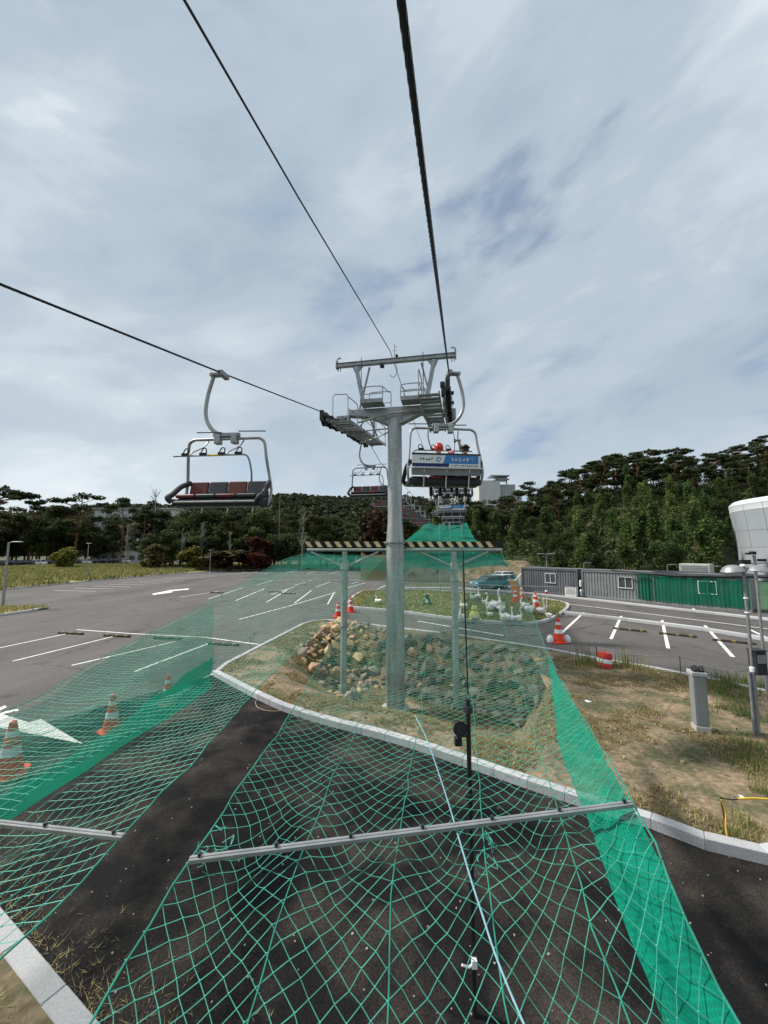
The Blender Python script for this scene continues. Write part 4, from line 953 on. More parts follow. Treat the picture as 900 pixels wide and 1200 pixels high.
q = Vector((11.4, 11.9, 0)); o = empty('camera_mast', (q.x, q.y, 0), 0, 'slim mast with dark cameras and speakers behind the round lamp shades', 'camera mast')
MB().tube([(0, 0, 0), (0, 0, 4.35)], .04, 8).build('shaft', galvd, o); MB().box((-.32, 0, 4.15), (.28, .14, .12)).build('camera', black, o); MB().box((.22, 0, 4.2), (.2, .1, .08)).build('camera', black, o)
MB().box((-.04, 0, 4.42), (.12, .12, .1)).box((-.2, 0, 4.4), (.1, .08, .06)).build('sensor', black, o); MB().tube([(-.4, 0, 4.08), (.4, 0, 4.12)], .015, 6).build('cross_arm', galvd, o)
o = empty('white_sack', (11.2, 9.95, .12), .4, 'white sack lying by the control box at the right edge', 'sack'); MB().lathe([(.03, 0), (.28, .04), (.33, .2), (.22, .42), (.06, .5)], 14, sx=1, sy=.7).build('bag', whp, o, smooth=True); MB().tube([(0, 0, .48), (.03, 0, .58)], .04, 6).build('tie', whp, o)
# bent rod with yellow tape
q = G(852, 984, .1); o = empty('taped_stake', (q.x, q.y, 0), 0, 'rusty stake wrapped in yellow tape with a tape strung to the right', 'stake')
rust = mat('rust', (.12, .055, .03), .9, 0, .3)
MB().tube([(0, 0, 0), (-.02, 0, .45), (-.05, .0, .72)], .012, 6).build('rod', rust, o)
MB().tube(curve_pts([(.0, -.02, .05), (-.02, -.02, .3), (-.0, -.02, .5), (-.05, -.01, .68)], 3), .012, 4).build('tape_wrap', yellow, o)
MB().tube(curve_pts([(-.05, 0, .7), (.12, .02, .66), (.25, .03, .665)], 4), .009, 4).build('cord', dark, o)
MB().tube(curve_pts([(.25, .03, .665), (.5, .04, .665), (.9, .06, .64), (1.4, .1, .68)], 4), .016, 4).build('tape', yellow, o)
q = G(863, 857, .1); o = empty('short_stake', (q.x, q.y, 0), 0, 'short dark stake in the dry soil between pillar and lamp post', 'stake'); MB().tube([(0, 0, 0), (.01, 0, .18)], .014, 6).build('rod', dark, o)
# rope fence along far kerb
o = empty('rope_fence', (0, 0, 0), 0, 'low rope fence on thin posts along the far side of the dry island', 'fence')
fp = [(700, 777), (798, 790), (880, 805), (960, 822)]; tops = []
for px, py in fp:
    g = G(px, py, .1); MB().tube([g, g+Vector((0, 0, .62))], .014, 6).build('post', dark, o); tops.append(g+Vector((0, 0, .6)))
b = MB()
for a, c in zip(tops, tops[1:]): b.tube(curve_pts([a, (a+c)/2-Vector((0, 0, .1)), c], 6), .012, 5)
b.build('rope', galvd, o)
# paper litter
for i, (px, py, lab) in enumerate([(690, 822, 'white scrap of rubbish on the soil right of the green cloth'), (871, 935, 'pale stone on the soil right of the taped stake')]):
    o = inst(RG[i], 'litter', None, G(px, py, .12), (.3, .2, i), (.13, .08, .03)); o.data = o.data.copy(); o.data.materials.clear(); o.data.materials.append(whp); tag(o, lab, 'litter')
o = MB().tube(curve_pts([G(*p, .012) for p in [(300, 822), (305, 815), (318, 822), (336, 826), (335, 832), (315, 833), (302, 829), (299, 822)]], 5), .008, 5).build('loose_cord', mat('cord_tan', (.45, .35, .22), .8)); tag(o, 'tan cord lying in a loop on the black road by the kerb', 'cord')
# ------------------------------------------------------------------ site containers
c_grey = mat('container_grey', (.135, .14, .15), .6, .1, .18, 1.5, stretch=(1, 1, .3)); c_green = mat('container_light', (.22, .235, .24), .6, .1, .15, 1.5)
CD = Vector((.637, -.771, 0)); CA = math.atan2(CD.y, CD.x)
def container(p0, lab, wx, m, roofm):
    o = empty('site_container', p0, CA, lab, 'container', 'site containers in a row at the foot of the hill')
    b = MB(); n = 23; pw = 6.06/n
    prof = []
    for k in range(n):
        x = k*pw; prof += [(x, 0), (x+pw*.3, 0), (x+pw*.45, .045), (x+pw*.85, .045)]
    prof.append((6.06, 0)); k = len(prof)
    b.add([(x, y, .12) for x, y in prof]+[(x, y, 2.5) for x, y in prof], [(i, i+1, k+i+1, k+i) for i in range(k-1)])
    b.box((3.03, 1.25, 1.3), (6.0, 2.3, 2.4)); b.build('corrugated_wall', m, o)
    MB().box((3.03, -.0, 2.52), (6.1, .12, .14)).box((3.03, -.0, .08), (6.1, .12, .16)).box((3.03, 2.4, 2.52), (6.1, .1, .14)).build('rail', m, o, bev=.01)
    for x in (.05, 6.01):
        for y in (0, 2.4): MB().box((x, y, 1.3), (.12, .125, 2.45)).build('corner_post', m, o, bev=.01)
    MB().box((3.03, 1.2, 2.62), (6.16, 2.56, .06)).build('roof', roofm, o)
    w = MB(); 
    for x in (-.55, .55, 0): w.box((wx+x, -.05, 1.62), (.04, .06, .95))
    for z in (1.14, 2.1): w.box((wx, -.05, z), (1.15, .064, .055))
    w = w.build('window', whp, o)
    for sx in (-.28, .28): MB().box((wx+sx, -.03, 1.62), (.5, .02, .9)).build('pane', glass, w)
    return o
tarp = mat('black_tarp', (.02, .021, .024), .45, 0, .3, 4)
K1 = G(612, 693); K2 = G(683, 699.5); K3 = G(767, 707.5)
container(K1, 'dark grey corrugated container with white window, leftmost by the tan slope', 3.3, c_grey, c_grey)
container(K2, 'mid grey container with a white window, between the dark one and the green draped one', 3.8, c_green, c_grey)
o3 = container(K3, 'container draped in green netting with a green tinted window, right end of the row', 3.6, c_green, c_grey)
gd = cloth_mat('green_drape', (.01, .22, .13), .75, .7)
def drape(name, p0, x0, x1, z0, z1, lab, seed, m=gd):
    def f(u, v):
        x = x0+(x1-x0)*u; top = z1-.25*abs(noise.noise(Vector((x*.9, seed, 0)))); z = z0+(top-z0)*v
        return Vector((x, -.11-.04*math.sin(x*24)-.03*math.sin(x*7+seed), z))
    r = empty(name, p0, CA, lab, 'netting'); sheet('cloth', f, 60, 8, m, r, 6, 2)
    MB().tube([f(k/20, 1)+Vector((0, -.01, 0)) for k in range(21)], .015, 5).build('hem', netr, r); return r
drape('green_drape', K2, 4.75, 6.05, .25, 2.45, 'green netting hung over the right end of the mid grey container', 1)
drape('green_drape', K3, .05, 6.0, .25, 2.35, 'green netting draped over the rightmost container wall', 2)
drape('green_drape', K3, 6.4, 13, .3, 2.2, 'pale green netting screen right of the containers, behind the lamp post', 3, cloth_mat('pale_drape', (.16, .36, .2), .7, .7))
b = MB(); tp = []
for k in range(60):
    x = -3.2+k*.26; tp.append(Vector((x, -.14, 2.72-.2*math.sin(max(0, min(1, (x+3.2)/9.3))*math.pi)-.02*k/8+.04*noise.noise(Vector((x, 0, 0))))))
o = empty('roof_tarpaulin', K3, CA, 'black tarpaulin roll sagging along the container roof edge, behind the lamp post', 'tarpaulin'); 
b.tube(tp, [.05+.07*smooth(k/25) for k in range(60)], 8); b.build('roll', tarp, o, smooth=True)
sheet('sheet', lambda u, v: Vector((-.1+6.3*u, -.1+2.6*v, 2.70-.12*math.sin(u*math.pi)*(1-v)+.03*math.sin(u*9))), 20, 6, tarp, o, 1, 1)
q = G(671, 699); o = empty('white_cabinet', q, CA, 'white box standing in front of the right end of the dark grey container', 'box'); MB().box((0, -.2, .45), (1.1, .4, .8)).build('body', whp, o, bev=.02); MB().box((0, -.2, .88), (1.16, .46, .05)).build('lid', conc, o); MB().box((.0, -.41, .5), (.9, .01, .5)).build('door', conc, o)
q = K1+CD*6.35+Vector((.2, .1, 0)); o = empty('gas_cage', q, CA, 'dark stack of gear in the gap between the first two containers', 'gear'); MB().box((0, 0, .8), (.3, .5, 1.6)).build('rack', dark, o); MB().lathe([(.12, 0), (.12, .5), (.05, .62)], 10, (0, -.4, .1)).build('bottle', whp, o); MB().lathe([(.12, 0), (.12, .5), (.05, .62)], 10, (0, -.4, 1.)).build('bottle', whp, o)
q = K3+CD*3+Vector((3.4, 4.2, 0)); o = empty('grey_unit', q, CA, 'pale grey box shaped unit standing above and behind the green draped container', 'plant unit'); MB().box((0, 0, 1.6), (2.2, 1.5, 3.4)).build('casing', conc, o, bev=.03)
for k in range(5): MB().box((0, -.77, 2.5+k*.15), (1.9, .03, .05)).build('louvre', c_green, o)

# street lamps
def street_lamp(base, h, arm, lab, r=.05, zb=0.):
    o = empty('street_lamp', (base[0], base[1], zb), 0, lab, 'street lamp', 'slim street lamps round the lot')
    MB().tube([(0, 0, 0), (0, 0, 1.2), (0, 0, h)], [r*1.5, r*1.3, r], 10).build('shaft', galvd, o, smooth=True); MB().lathe([(r*2.4, 0), (r*2.2, .12), (r*1.5, .16)], 12).build('base_cover', whp, o)
    for a in arm:
        MB().tube([(0, 0, h-.05), (a*.35, 0, h+.03)], .03, 6).build('arm', galvd, o); MB().lathe([(.02, -.45), (.12, -.38), (.15, 0), (.1, .38), (.02, .45)], 10, (a*.7, 0, h+.03), .35, 1, rot=Matrix.Rotation(R_(90), 3, 'Y')).build('lamp_head', galvd, o, smooth=True)
g = G(3, 712); street_lamp(g, 5.15, [1], 'single arm street lamp at the left edge on the grass verge', .07)
g = G(642, 695); street_lamp(g, 4.1, [-.8, .8], 'double headed street lamp rising in front of the dark grey container', .045)
for px, ptop, d, lab in [(614, 655, 60, 'short lamp above the tan slope left of the containers'), (684, 660, 46, 'lamp with bent head behind the gap of the first two containers'), (782, 662, 42, 'lamp behind the joint of the second and third containers'), (835, 664, 40, 'lamp right of the pale grey unit behind the containers')]:
    p = P(px, ptop, d); street_lamp(p, p.z, [.7], lab, .04)
for px, ptop, d, lab in [(104, 637, 62, 'thin lamp standing in the left grass bank behind the kerb'), (247, 645, 78, 'thin lamp in the grass near the yellow shrub'), (328, 588, 90, 'pale lamp post under the right side of the nearest chair')]:
    p = P(px, ptop, d); street_lamp(p, p.z, [.1], lab, .05)

# ------------------------------------------------------------------ cars
tyre = mat('tyre', (.02, .02, .02), .8)
def make_car(paint_m, L=4.4, van=False):
    o = empty('parked_car', (0, 0, 0)); hw = .86
    prof = [(-L/2, .3), (-L/2, .75), (-L/2+.15, .92), (-L/2+1.0, 1.0), (L/2-.25, .98), (L/2, .8), (L/2, .3)]
    b = MB(); n = len(prof); b.add([(x, -hw, z) for x, z in prof]+[(x, hw, z) for x, z in prof], [tuple(range(n)), tuple(range(n, 2*n))[::-1]]+[(i, (i+1) % n, n+(i+1) % n, n+i) for i in range(n)]); b.build('body', paint_m, o, bev=.05)
    x0, x1 = (-L/2+.9, L/2-.3); tz = 1.5
    b = MB(); q = [(x0, -.8, .99), (x1, -.8, .99), (x1, .8, .99), (x0, .8, .99), (x0+.75, -.66, tz), (x1-.5, -.66, tz), (x1-.5, .66, tz), (x0+.75, .66, tz)]
    b.add(q, [(0, 1, 5, 4), (1, 2, 6, 5), (2, 3, 7, 6), (3, 0, 4, 7), (4, 5, 6, 7)]); b.build('window', glass, o)
    MB().box(((x0+x1)/2+.1, 0, tz+.015), (x1-x0-1.2, 1.36, .05)).build('roof', paint_m, o, bev=.02)
    for x in (x0+.75, (x0+x1)/2+.1, x1-.5):
        for s in (-1, 1): MB().beam((x, s*.675, tz), (x+(0 if x != x0+.75 else -.7), s*.81, 1.0), .07, .05).build('pillar', paint_m, o)
    for x in (-L/2+.8, L/2-.8):
        for s in (-1, 1): w = MB().lathe([(.31, -.1), (.33, 0), (.31, .1)], 16, (x, s*.8, .32), rot=Matrix.Rotation(R_(90), 3, 'X')).build('wheel', tyre, o, smooth=True); MB().lathe([(.18, -.02), (.16, .03)], 10, (x, s*.89, .32), rot=Matrix.Rotation(R_(90), 3, 'X')).build('rim', galv, w)
    for s in (-1, 1): MB().box((-L/2-.005, s*.6, .72), (.05, .34, .14)).build('headlight', whp, o); MB().box((L/2+.005, s*.66, .78), (.05, .26, .14)).build('tail_light', redp, o)
    return o
cw = make_car(mat('car_white', (.7, .71, .72), .25, 0, .03)); cb = make_car(mat('car_blue', (.10, .22, .27), .3, 0, .05)); ck = make_car(mat('car_black', (.018, .02, .028), .2, 0, .05))
cb.location = G(580, 692, 0)+Vector((0, 2, 0)); cb.rotation_euler.z = .35; tag(cb, 'teal blue car behind the net, left of the white car by the tan slope', 'car')
cw.location = G(594, 691, 0)+Vector((.4, 3, 0)); cw.rotation_euler.z = .5; tag(cw, 'white car beside the first container, right of the teal car', 'car')
cw2 = copy_tree(cw); cw2.location = G(597, 689, 0)+Vector((1.5, 7.5, 0)); tag(cw2, 'farther white car half hidden behind the white car by the tan slope', 'car')
c0 = Vector((-97, 93, .5)); c1_ = Vector((-82, 121, .5))
for k in range(13):
    o = ck if k == 0 else copy_tree(ck if k % 4 else cw); o.location = c0.lerp(c1_, k/12); o.rotation_euler.z = .3
    o['label'] = 'parked car in the far row behind the left grass bank, number %s from the left' % ['one', 'two', 'three', 'four', 'five', 'six', 'seven', 'eight', 'nine', 'ten', 'eleven', 'twelve', 'thirteen'][k]
    o['label'] = ('dark' if (k % 4 or k == 0) else 'white')+' car parked in the far left row under the trees'; o['category'] = 'car'; o['group'] = 'dark parked cars far left' if (k % 4 or k == 0) else 'white parked cars far left'
rd = MB(); rd.add([(-110, 70, .52), (-94.5, 91, .52), (-78, 119, .52), (-74, 118, .52), (-89, 89, .52), (-104, 66, .52)], [(0, 1, 4, 5), (1, 2, 3, 4)]); o = rd.build('far_path', conc); o.data.flip_normals() if o.data.polygons[0].normal.z < 0 else None; tag(o, kind='structure')

# ------------------------------------------------------------------ hills
TAN = [(-.2, .0), (.0, .02), (.1, .03), (.24, .03), (.38, .062), (.55, .145), (.68, .16), (.84, .16), (.98, .22), (1.3, .26), (2.2, .25)]
def tb(az):
    if az <= TAN[0][0]: return TAN[0][1]
    for (a, p), (b, q) in zip(TAN, TAN[1:]):
        if a <= az <= b: return p+(q-p)*(az-a)/(b-a)
    return TAN[-1][1]
def y0f(az): return 58 if az < .3 else (58-20*smooth((az-.3)/.4) if az < .8 else 38+30*smooth((az-.8)/.15))
def hill_h(x, y):
    az = x/y; y0 = y0f(az); r1 = 128
    z = (4.5+tb(az)*r1-2.8*(1 if az < .38 else 0))*smooth((y-y0-3)/(r1-y0))**.9
    z += 2.8*smooth((y-y0)/4)*(1-smooth((az-.36)/.1)) if az < .5 else 0
    return z-.05+.5*noise.noise(Vector((x*.06, y*.06, 0)))*smooth((y-y0)/10)
b = MB(); na, ny = 90, 40
for j in range(ny+1):
    for i in range(na+1):
        az = -.06+(2.2+.06)*(i/na)**1.15; y0 = y0f(az); y = y0-1+(230-y0)*(j/ny)**1.6; x = az*y; b.v.append((x, y, hill_h(x, y)))
b.f = [(j*(na+1)+i, j*(na+1)+i+1, (j+1)*(na+1)+i+1, (j+1)*(na+1)+i) for j in range(ny) for i in range(na)]; b.mi = [0]*len(b.f)
o = b.build('hill', mat('hill_soil', (.045, .05, .02), .95, 0, col2=(.10, .085, .045), scale=.12, mid=.6, width=.1, detail=10), smooth=True); tag(o, kind='structure')
b = MB(); na, ny = 24, 8
for j in range(ny+1):
    for i in range(na+1):
        az = .165+.215*i/na; y = 56.9+(66-56.9)*j/ny-2*abs(i/na-.5); x = az*y; b.v.append((x, y, hill_h(x, max(y, 57.2))+.12-(.3 if j in (0, ny) or i in (0, na) else 0)))
b.f = [(j*(na+1)+i, j*(na+1)+i+1, (j+1)*(na+1)+i+1, (j+1)*(na+1)+i) for j in range(ny) for i in range(na)]; b.mi = [0]*len(b.f)
tag(b.build('bare_slope', soil, smooth=True), kind='structure')
# distant ridge
RID = [(-1.6, .10), (-1.0, .095), (-.6, .12), (-.25, .143), (-.1, .147), (.02, .147), (.1, .13), (.3, .10), (.8, .08)]
def rid(az):
    for (a, p), (b_, q) in zip(RID, RID[1:]):
        if a <= az <= b_: return p+(q-p)*(az-a)/(b_-a)
    return .08
b = MB(); na, ny = 150, 12
far_pts = []
def ridge_h(az, y): return (4.5+rid(az)*520)*smooth((y-260)/(520-260))**.8+10*noise.noise(Vector((az*6, y*.01, 0)))*smooth((y-300)/200)-8
for j in range(ny+1):
    for i in range(na+1):
        az = -1.6+2.4*i/na; y = 255+j/ny*330; b.v.append((az*y, y, ridge_h(az, y)))
b.f = [(j*(na+1)+i, j*(na+1)+i+1, (j+1)*(na+1)+i+1, (j+1)*(na+1)+i) for j in range(ny) for i in range(na)]; b.mi = [0]*len(b.f)
tag(b.build('distant_ridge', mat('ridge_green', (.035, .042, .02), .95, 0, .3, .05), smooth=True), kind='structure')

# ------------------------------------------------------------------ foliage
def fol(name, col, col2, ov=.36): return mat(name, col, .75, 0, col2=col2, scale=.7, width=.2, objvar=ov, trans=.3, spec=.2)
f_pine = fol('pine_needles', (.030, .045, .018), (.062, .078, .030)); f_dark = fol('broad_leaves', (.036, .058, .018), (.082, .105, .034)); f_plume = fol('plume_leaves', (.058, .098, .026), (.115, .155, .045))
f_red = fol('red_leaves', (.10, .018, .014), (.06, .02, .015)); f_yel = fol('yellow_leaves', (.20, .19, .03), (.13, .15, .03)); f_brn = fol('brown_leaves', (.085, .06, .03), (.10, .095, .035))
bark = mat('bark', (.09, .06, .045), .9, 0, .3, 3); bark_r = mat('red_bark', (.17, .085, .05), .9, 0, .3, 3); bark_p = mat('pale_bark', (.28, .26, .23), .9, 0, .25, 3)
def leaves(clumps, n, size, seed, m, flatn=.0):
    r = random.Random(seed); vs = []; fs = []
    wts = [c[1]*c[1] for c in clumps]; tot = sum(wts)
    for (c, rad, sq), w in zip(clumps, wts):
        for _ in range(int(n*w/tot)):
            d = Vector((r.gauss(0, 1), r.gauss(0, 1), r.gauss(0, 1))); d = d.normalized()*(r.random()**.45)*rad; d.z *= sq; p = c+d
            s = size*r.uniform(.6, 1.4); u = Vector((r.gauss(0, 1), r.gauss(0, 1), r.gauss(0, .55))).normalized(); w_ = u.cross(Vector((r.gauss(0, .6), r.gauss(0, .6), 1))).normalized()
            k = len(vs); vs += [p-u*s*.5-w_*s*.1, p+w_*s*.42, p+u*s*.6, p-w_*s*.3]; fs.append((k, k+1, k+2, k+3))
    me = bpy.data.meshes.new('crown'); me.from_pydata([tuple(v) for v in vs], [], fs); me.materials.append(m); return me
def make_pine(seed, m=None):
    r = random.Random(seed); top = Vector((r.uniform(-.8, .8), r.uniform(-.8, .8), 9.2)); mid = Vector((r.uniform(-.5, .5), r.uniform(-.5, .5), 5))
    t = MB(); t.tube(curve_pts([(0, 0, -1), (0, 0, .5), mid, top], 4), [.24-.19*i/12 for i in range(13)], 6); cl = []
    for k in range(19):
        z = r.uniform(2.8, 9.8); a = r.uniform(0, 6.3); reach = (1.0+2.3*math.sin((z-3.2)/7.5*math.pi))*r.uniform(.5, 1.1); ax = mid.lerp(top, max(0, min(1, (z-5)/4.2))); c = Vector((ax.x+math.cos(a)*reach, ax.y+math.sin(a)*reach, z))
        cl.append((c, r.uniform(.8, 1.45), .33)); t.tube([Vector((ax.x, ax.y, z-.9)), c+Vector((0, 0, -.1))], [.08, .02], 4)
    cl.append((top+Vector((0, 0, .5)), 1.3, .4))
    return t.mesh('trunk', bark_r), leaves(cl, 3400, .38, seed, m or f_pine)
def make_broad(seed, m, trunk=bark, hgt=9., wid=3.2):
    r = random.Random(seed); t = MB(); t.tube([(0, 0, -1), (0, 0, hgt*.25), (.1, .1, hgt*.6), (0, .2, hgt*.85)], [.22, .17, .1, .03], 6); cl = []
    for k in range(16):
        a = r.uniform(0, 6.3); z = hgt*r.uniform(.22, .95); w = wid*math.sin(min(1, (z/hgt-.08)/.95)*math.pi)**.6*r.uniform(.2, .8); c = Vector((math.cos(a)*w, math.sin(a)*w, z)); cl.append((c, r.uniform(.8, 1.5)*wid/3.2, .8))
        if k < 8: t.tube([Vector((0, 0, z*.6)), c], [.07, .02], 4)
    return t.mesh('trunk', trunk), leaves(cl, 2500, .36, seed, m)
def make_plume(seed, m):
    r = random.Random(seed); t = MB(); t.tube([(0, 0, -1), (0, 0, 3), (.1, .1, 8)], [.14, .1, .03], 6); cl = []
    for k in range(18):
        a = r.uniform(0, 6.3); z = r.uniform(.8, 8.6); w = 1.7*(1-z/9.8)**.7*r.uniform(.3, 1.1); cl.append((Vector((math.cos(a)*w, math.sin(a)*w, z)), r.uniform(.45, .85), 1.5))
    return t.mesh('trunk', bark), leaves(cl, 2200, .32, seed, m)
def make_bare(seed):
    r = random.Random(seed); t = MB(); t.tube([(0, 0, -.5), (.05, 0, 3), (0, .1, 7)], [.09, .06, .015], 5)
    tw = MB()
    for k in range(34):
        z = r.uniform(1.6, 6.6); a = r.uniform(0, 6.3); l = r.uniform(.5, 1.6)*(1-(z-1.6)/8); p = Vector((0, 0, z)); q = p+Vector((math.cos(a)*l*.6, math.sin(a)*l*.6, l)); tw.tube([p, q], [.022, .008], 3)
        for _ in range(3): s = p.lerp(q, r.uniform(.4, 1)); tw.tube([s, s+Vector((r.uniform(-.3, .3), r.uniform(-.3, .3), r.uniform(.2, .5)))], .008, 3)
    return t.mesh('trunk', bark_p), tw.mesh('twigs', bark_p)
PINES = [make_pine(s) for s in range(5)]; BROAD = [make_broad(20+s, f_dark) for s in range(5)]; PLUME = [make_plume(40+s, f_plume) for s in range(5)]; BARE = [make_bare(60+s) for s in range(3)]
def tree(name, kind, p, s, label, group, rnd_, sz=None):
    o = empty(name, p, rnd_.uniform(0, 6.3), label, 'tree', group); o.scale = (s*(sz or 1), s*(sz or 1), s)
    inst(kind[0], 'trunk', o); inst(kind[1], 'twigs' if kind[1].name.startswith('twigs') else 'crown', o); return o
rn = random.Random(11); pos = []
for _ in range(16000):
    if len(pos) >= 640: break
    az = rn.uniform(.13, 1.32); y = 40+rn.random()**.8*95
    y0 = y0f(az)
    if y < y0+(9 if az < .45 else 2.5) or y > 134: continue
    x = az*y
    if az < .4 and y < 74: continue
    if math.hypot(x-70, y-56) < 19: continue
    sp = 3.0+.02*y
    if any((x-q[0])**2+(y-q[1])**2 < sp*sp for q in pos): continue
    pos.append((x, y))
def above(px):
    for lim, t in ((590, 'behind the riders\' chair'), (625, 'above the tan slope'), (680, 'above the dark grey container'), (725, 'above the mid grey container\'s left half'), (765, 'above the mid grey container\'s right half'), (815, 'above the green draped container\'s left part'), (850, 'above the green draped container\'s right part'), (9999, 'behind the white drum')):
        if px < lim: return t
def hill_tree(name, k, x, y, z, s, what):
    t = (y-y0f(x/y))/(128-y0f(x/y)); band = 'foot' if t < .25 else 'middle' if t < .55 else 'shoulder' if t < .8 else 'crest'
    w = above(450+450*x/y); return tree(name, k, (x, y, z), s, what+' on the hill '+band+' '+w, (what+' '+band+' '+w), rn)
for x, y in pos:
    z = hill_h(x, y); t = (y-y0f(x/y))/(128-y0f(x/y)); az = x/y; u = rn.random()
    if t > .62 or (az < .5 and t > .45):
        if u < .5: hill_tree('pine_tree', rn.choice(PINES), x, y, z, rn.uniform(.85, 1.25), 'dark pine')
        else: hill_tree('broadleaf_tree', rn.choice(BROAD), x, y, z, rn.uniform(.8, 1.05), 'round leafy tree')
    elif u < .68: hill_tree('plume_tree', rn.choice(PLUME), x, y, z, rn.uniform(.7, 1.1), 'light green pointed tree')
    else: hill_tree('bushy_tree', rn.choice(BROAD), x, y, z, rn.uniform(.5, .8), 'low bushy tree')
# undergrowth on the hill
def scatter(name, pts, n_each, size, rad, m, squash=.6, seed=1, lift=.3):
    cl = [(Vector(p)+Vector((0, 0, lift)), rad, squash) for p in pts]; me = leaves(cl, n_each*len(cl), size, seed, m); me.name = name
    o = bpy.data.objects.new(name, me); COL.objects.link(o); tag(o, kind='stuff'); return o
up = []
for _ in range(2600):
    az = rn.uniform(.1, 1.3); y = y0f(az)+2+rn.random()*90; x = az*y
    if math.hypot(x-70, y-56) < 17 or (az < .38 and y < 66): continue
    up.append((x, y, hill_h(x, y)))
tag(scatter('undergrowth', up, 26, .55, 1.7, f_dark, .7, 2, .6), 'dark undergrowth covering the slope under the trees', 'undergrowth')
lo = []
for _ in range(420):
    az = rn.uniform(.02, .4); y = rn.uniform(61, 80); lo.append((az*y, y, hill_h(az*y, y)))
tag(scatter('slope_scrub', lo, 16, .3, .8, f_plume, .45, 3, .1), 'low green scrub on the bank above the ribbed wall', 'scrub')
# far forest on the ridge: clumpy crowns
fp_ = []
for _ in range(5200):
    az = rn.uniform(-1.5, .5); y = rn.uniform(300, 560); fp_.append((az*y, y, ridge_h(az, y)))
tag(scatter('far_forest', fp_, 14, 4.2, 4.5, fol('far_forest_leaves', (.030, .040, .020), (.05, .058, .028), 0), .8, 4, 2.5), 'distant dark forest covering the low ridge', 'forest')

# left tree line
def top_y(px):
    T_ = [(-60, 592), (0, 590), (25, 596), (62, 598), (92, 594), (115, 600), (140, 597), (165, 598), (182, 594), (205, 596), (240, 590), (300, 590), (330, 596), (370, 600), (420, 602), (470, 604), (560, 598)]
    for (a, p), (b_, q) in zip(T_, T_[1:]):
        if a <= px <= b_: return p+(q-p)*(px-a)/(b_-a)
    return 590
lt = random.Random(21)
def lplace(px):
    for lim, t in ((10, 'at the left edge'), (60, 'right of the left edge street lamp'), (110, 'around the leftmost yellow shrub'), (170, 'in front of the white building'), (230, 'just left of the nearest chair'), (290, 'under the nearest chair'), (340, 'behind the dark red shrub'), (400, 'left of the left net post'), (460, 'between net post and tower pole'), (9999, 'right of the tower pole')):
        if px < lim: return t
for k in range(58):
    px = -55+k*9.4+lt.uniform(-4, 4); d = (127 if px < 150 else 94)+lt.uniform(-5, 10); 
    if 112 < px < 176 and k % 4: continue
    ty_ = top_y(px)+lt.choice([0, 3, 8, 12]); p = P(px, ty_, d); h = p.z-.5
    pine = lt.random() < (.55 if px < 200 else .2); wl = lplace(px)
    kd_ = lt.choice(PINES) if pine else lt.choice(BROAD); s = h/(10.2 if pine else 9.2)
    if pine: tree('pine_tree', kd_, (p.x, d, .5), s, 'flat topped pine in the tree line '+wl, 'pines '+wl, lt, .85)
    else: tree('broadleaf_tree', kd_, (p.x, d, .5), s, 'dense leafy tree in the tree line '+wl, 'leafy trees '+wl, lt, .9)
for px, ty_, d, sc_, where in [(4, 570, 118, 1.25, 'tallest dark pine at the left edge standing above the tree line'), (41, 578, 121, .8, 'slender lone pine top above the tree line near the left edge'), (93, 577, 119, 1.35, 'broad flat topped pine standing above the tree line left of the white building'), (146, 583, 117, 1.1, 'flat topped pine in front of the white building'), (178, 586, 99, .9, 'pine above the tree line just left of the nearest chair')]:
    p = P(px, ty_, d); tree('pine_tree', PINES[px % 5], (p.x, d, .5), (p.z-.5)/10.2, where, None, lt, .75*sc_)
for k in range(46):      # lower second rank in front
    px = -50+k*12.5+lt.uniform(-5, 5); d = (124 if px < 150 else 91)+lt.uniform(-3, 3)
    if px > 500 or 125 < px < 165: continue
    p = P(px, lt.uniform(612, 630), d); h = max(2.5, p.z-.5); tree('understory_tree', lt.choice(BROAD), (p.x, d, .5), h/9.2, 'low dark tree at the tree line foot '+lplace(px), 'low trees '+lplace(px), lt, 1.3)
for px, pt, d, lab in [(355, 600, 84, 'pale bare tree between the nearest chair and the left net post'), (215, 618, 86, 'bare young tree left of the yellow shrub'), (150, 612, 88, 'bare grey tree in front of the white building on the left'), (238, 612, 88, 'slim bare tree under the nearest chair seat'), (270, 622, 86, 'small bare tree right of the yellow shrub'), (183, 572, 96, 'tall bare tree with pale top by the left building')]:
    p = P(px, pt, d); tree('bare_tree', lt.choice(BARE), (p.x, d, .4), (p.z-.4)/7.1, lab, None, lt)
def shrub(px, ptop, pbase, m, lab, w=1., seed=1):
    g = P(px, pbase, 85 if px > 100 else 92); g.z = .35; h = P(px, ptop, g.y).z-.3; k = make_broad(seed, m, bark, 3., 1.6); 
    o = empty('shrub', g, 0, lab, 'shrub'); o.scale = (h/3*w, h/3*w, h/3); inst(k[0], 'stem', o); inst(k[1], 'crown', o, (0, 0, -.25))
    
shrub(306, 630, 662, f_red, 'dark red rounded tree at the far kerb left of the left net post', 1.15, 81)
shrub(222, 640, 664, f_yel, 'yellow green shrub in the grass under the nearest chair', 1.0, 82)
shrub(76, 640, 670, f_yel, 'yellow autumn shrub near the left edge in front of the far cars', 1.1, 83)
shrub(185, 638, 662, f_brn, 'brown leafed shrub left of the yellow green shrub', 1.2, 84)
shrub(268, 642, 662, f_brn, 'low tawny shrub just left of the dark red tree', 2.2, 85)
shrub(438, 592, 652, fol('maroon_leaves', (.055, .024, .016), (.035, .028, .014)), 'reddish brown tree behind the small far chair beside the tower pole', .62, 86)
shrub(452, 612, 652, f_yel, 'olive tree just left of the tower pole below the far chair', .7, 87)

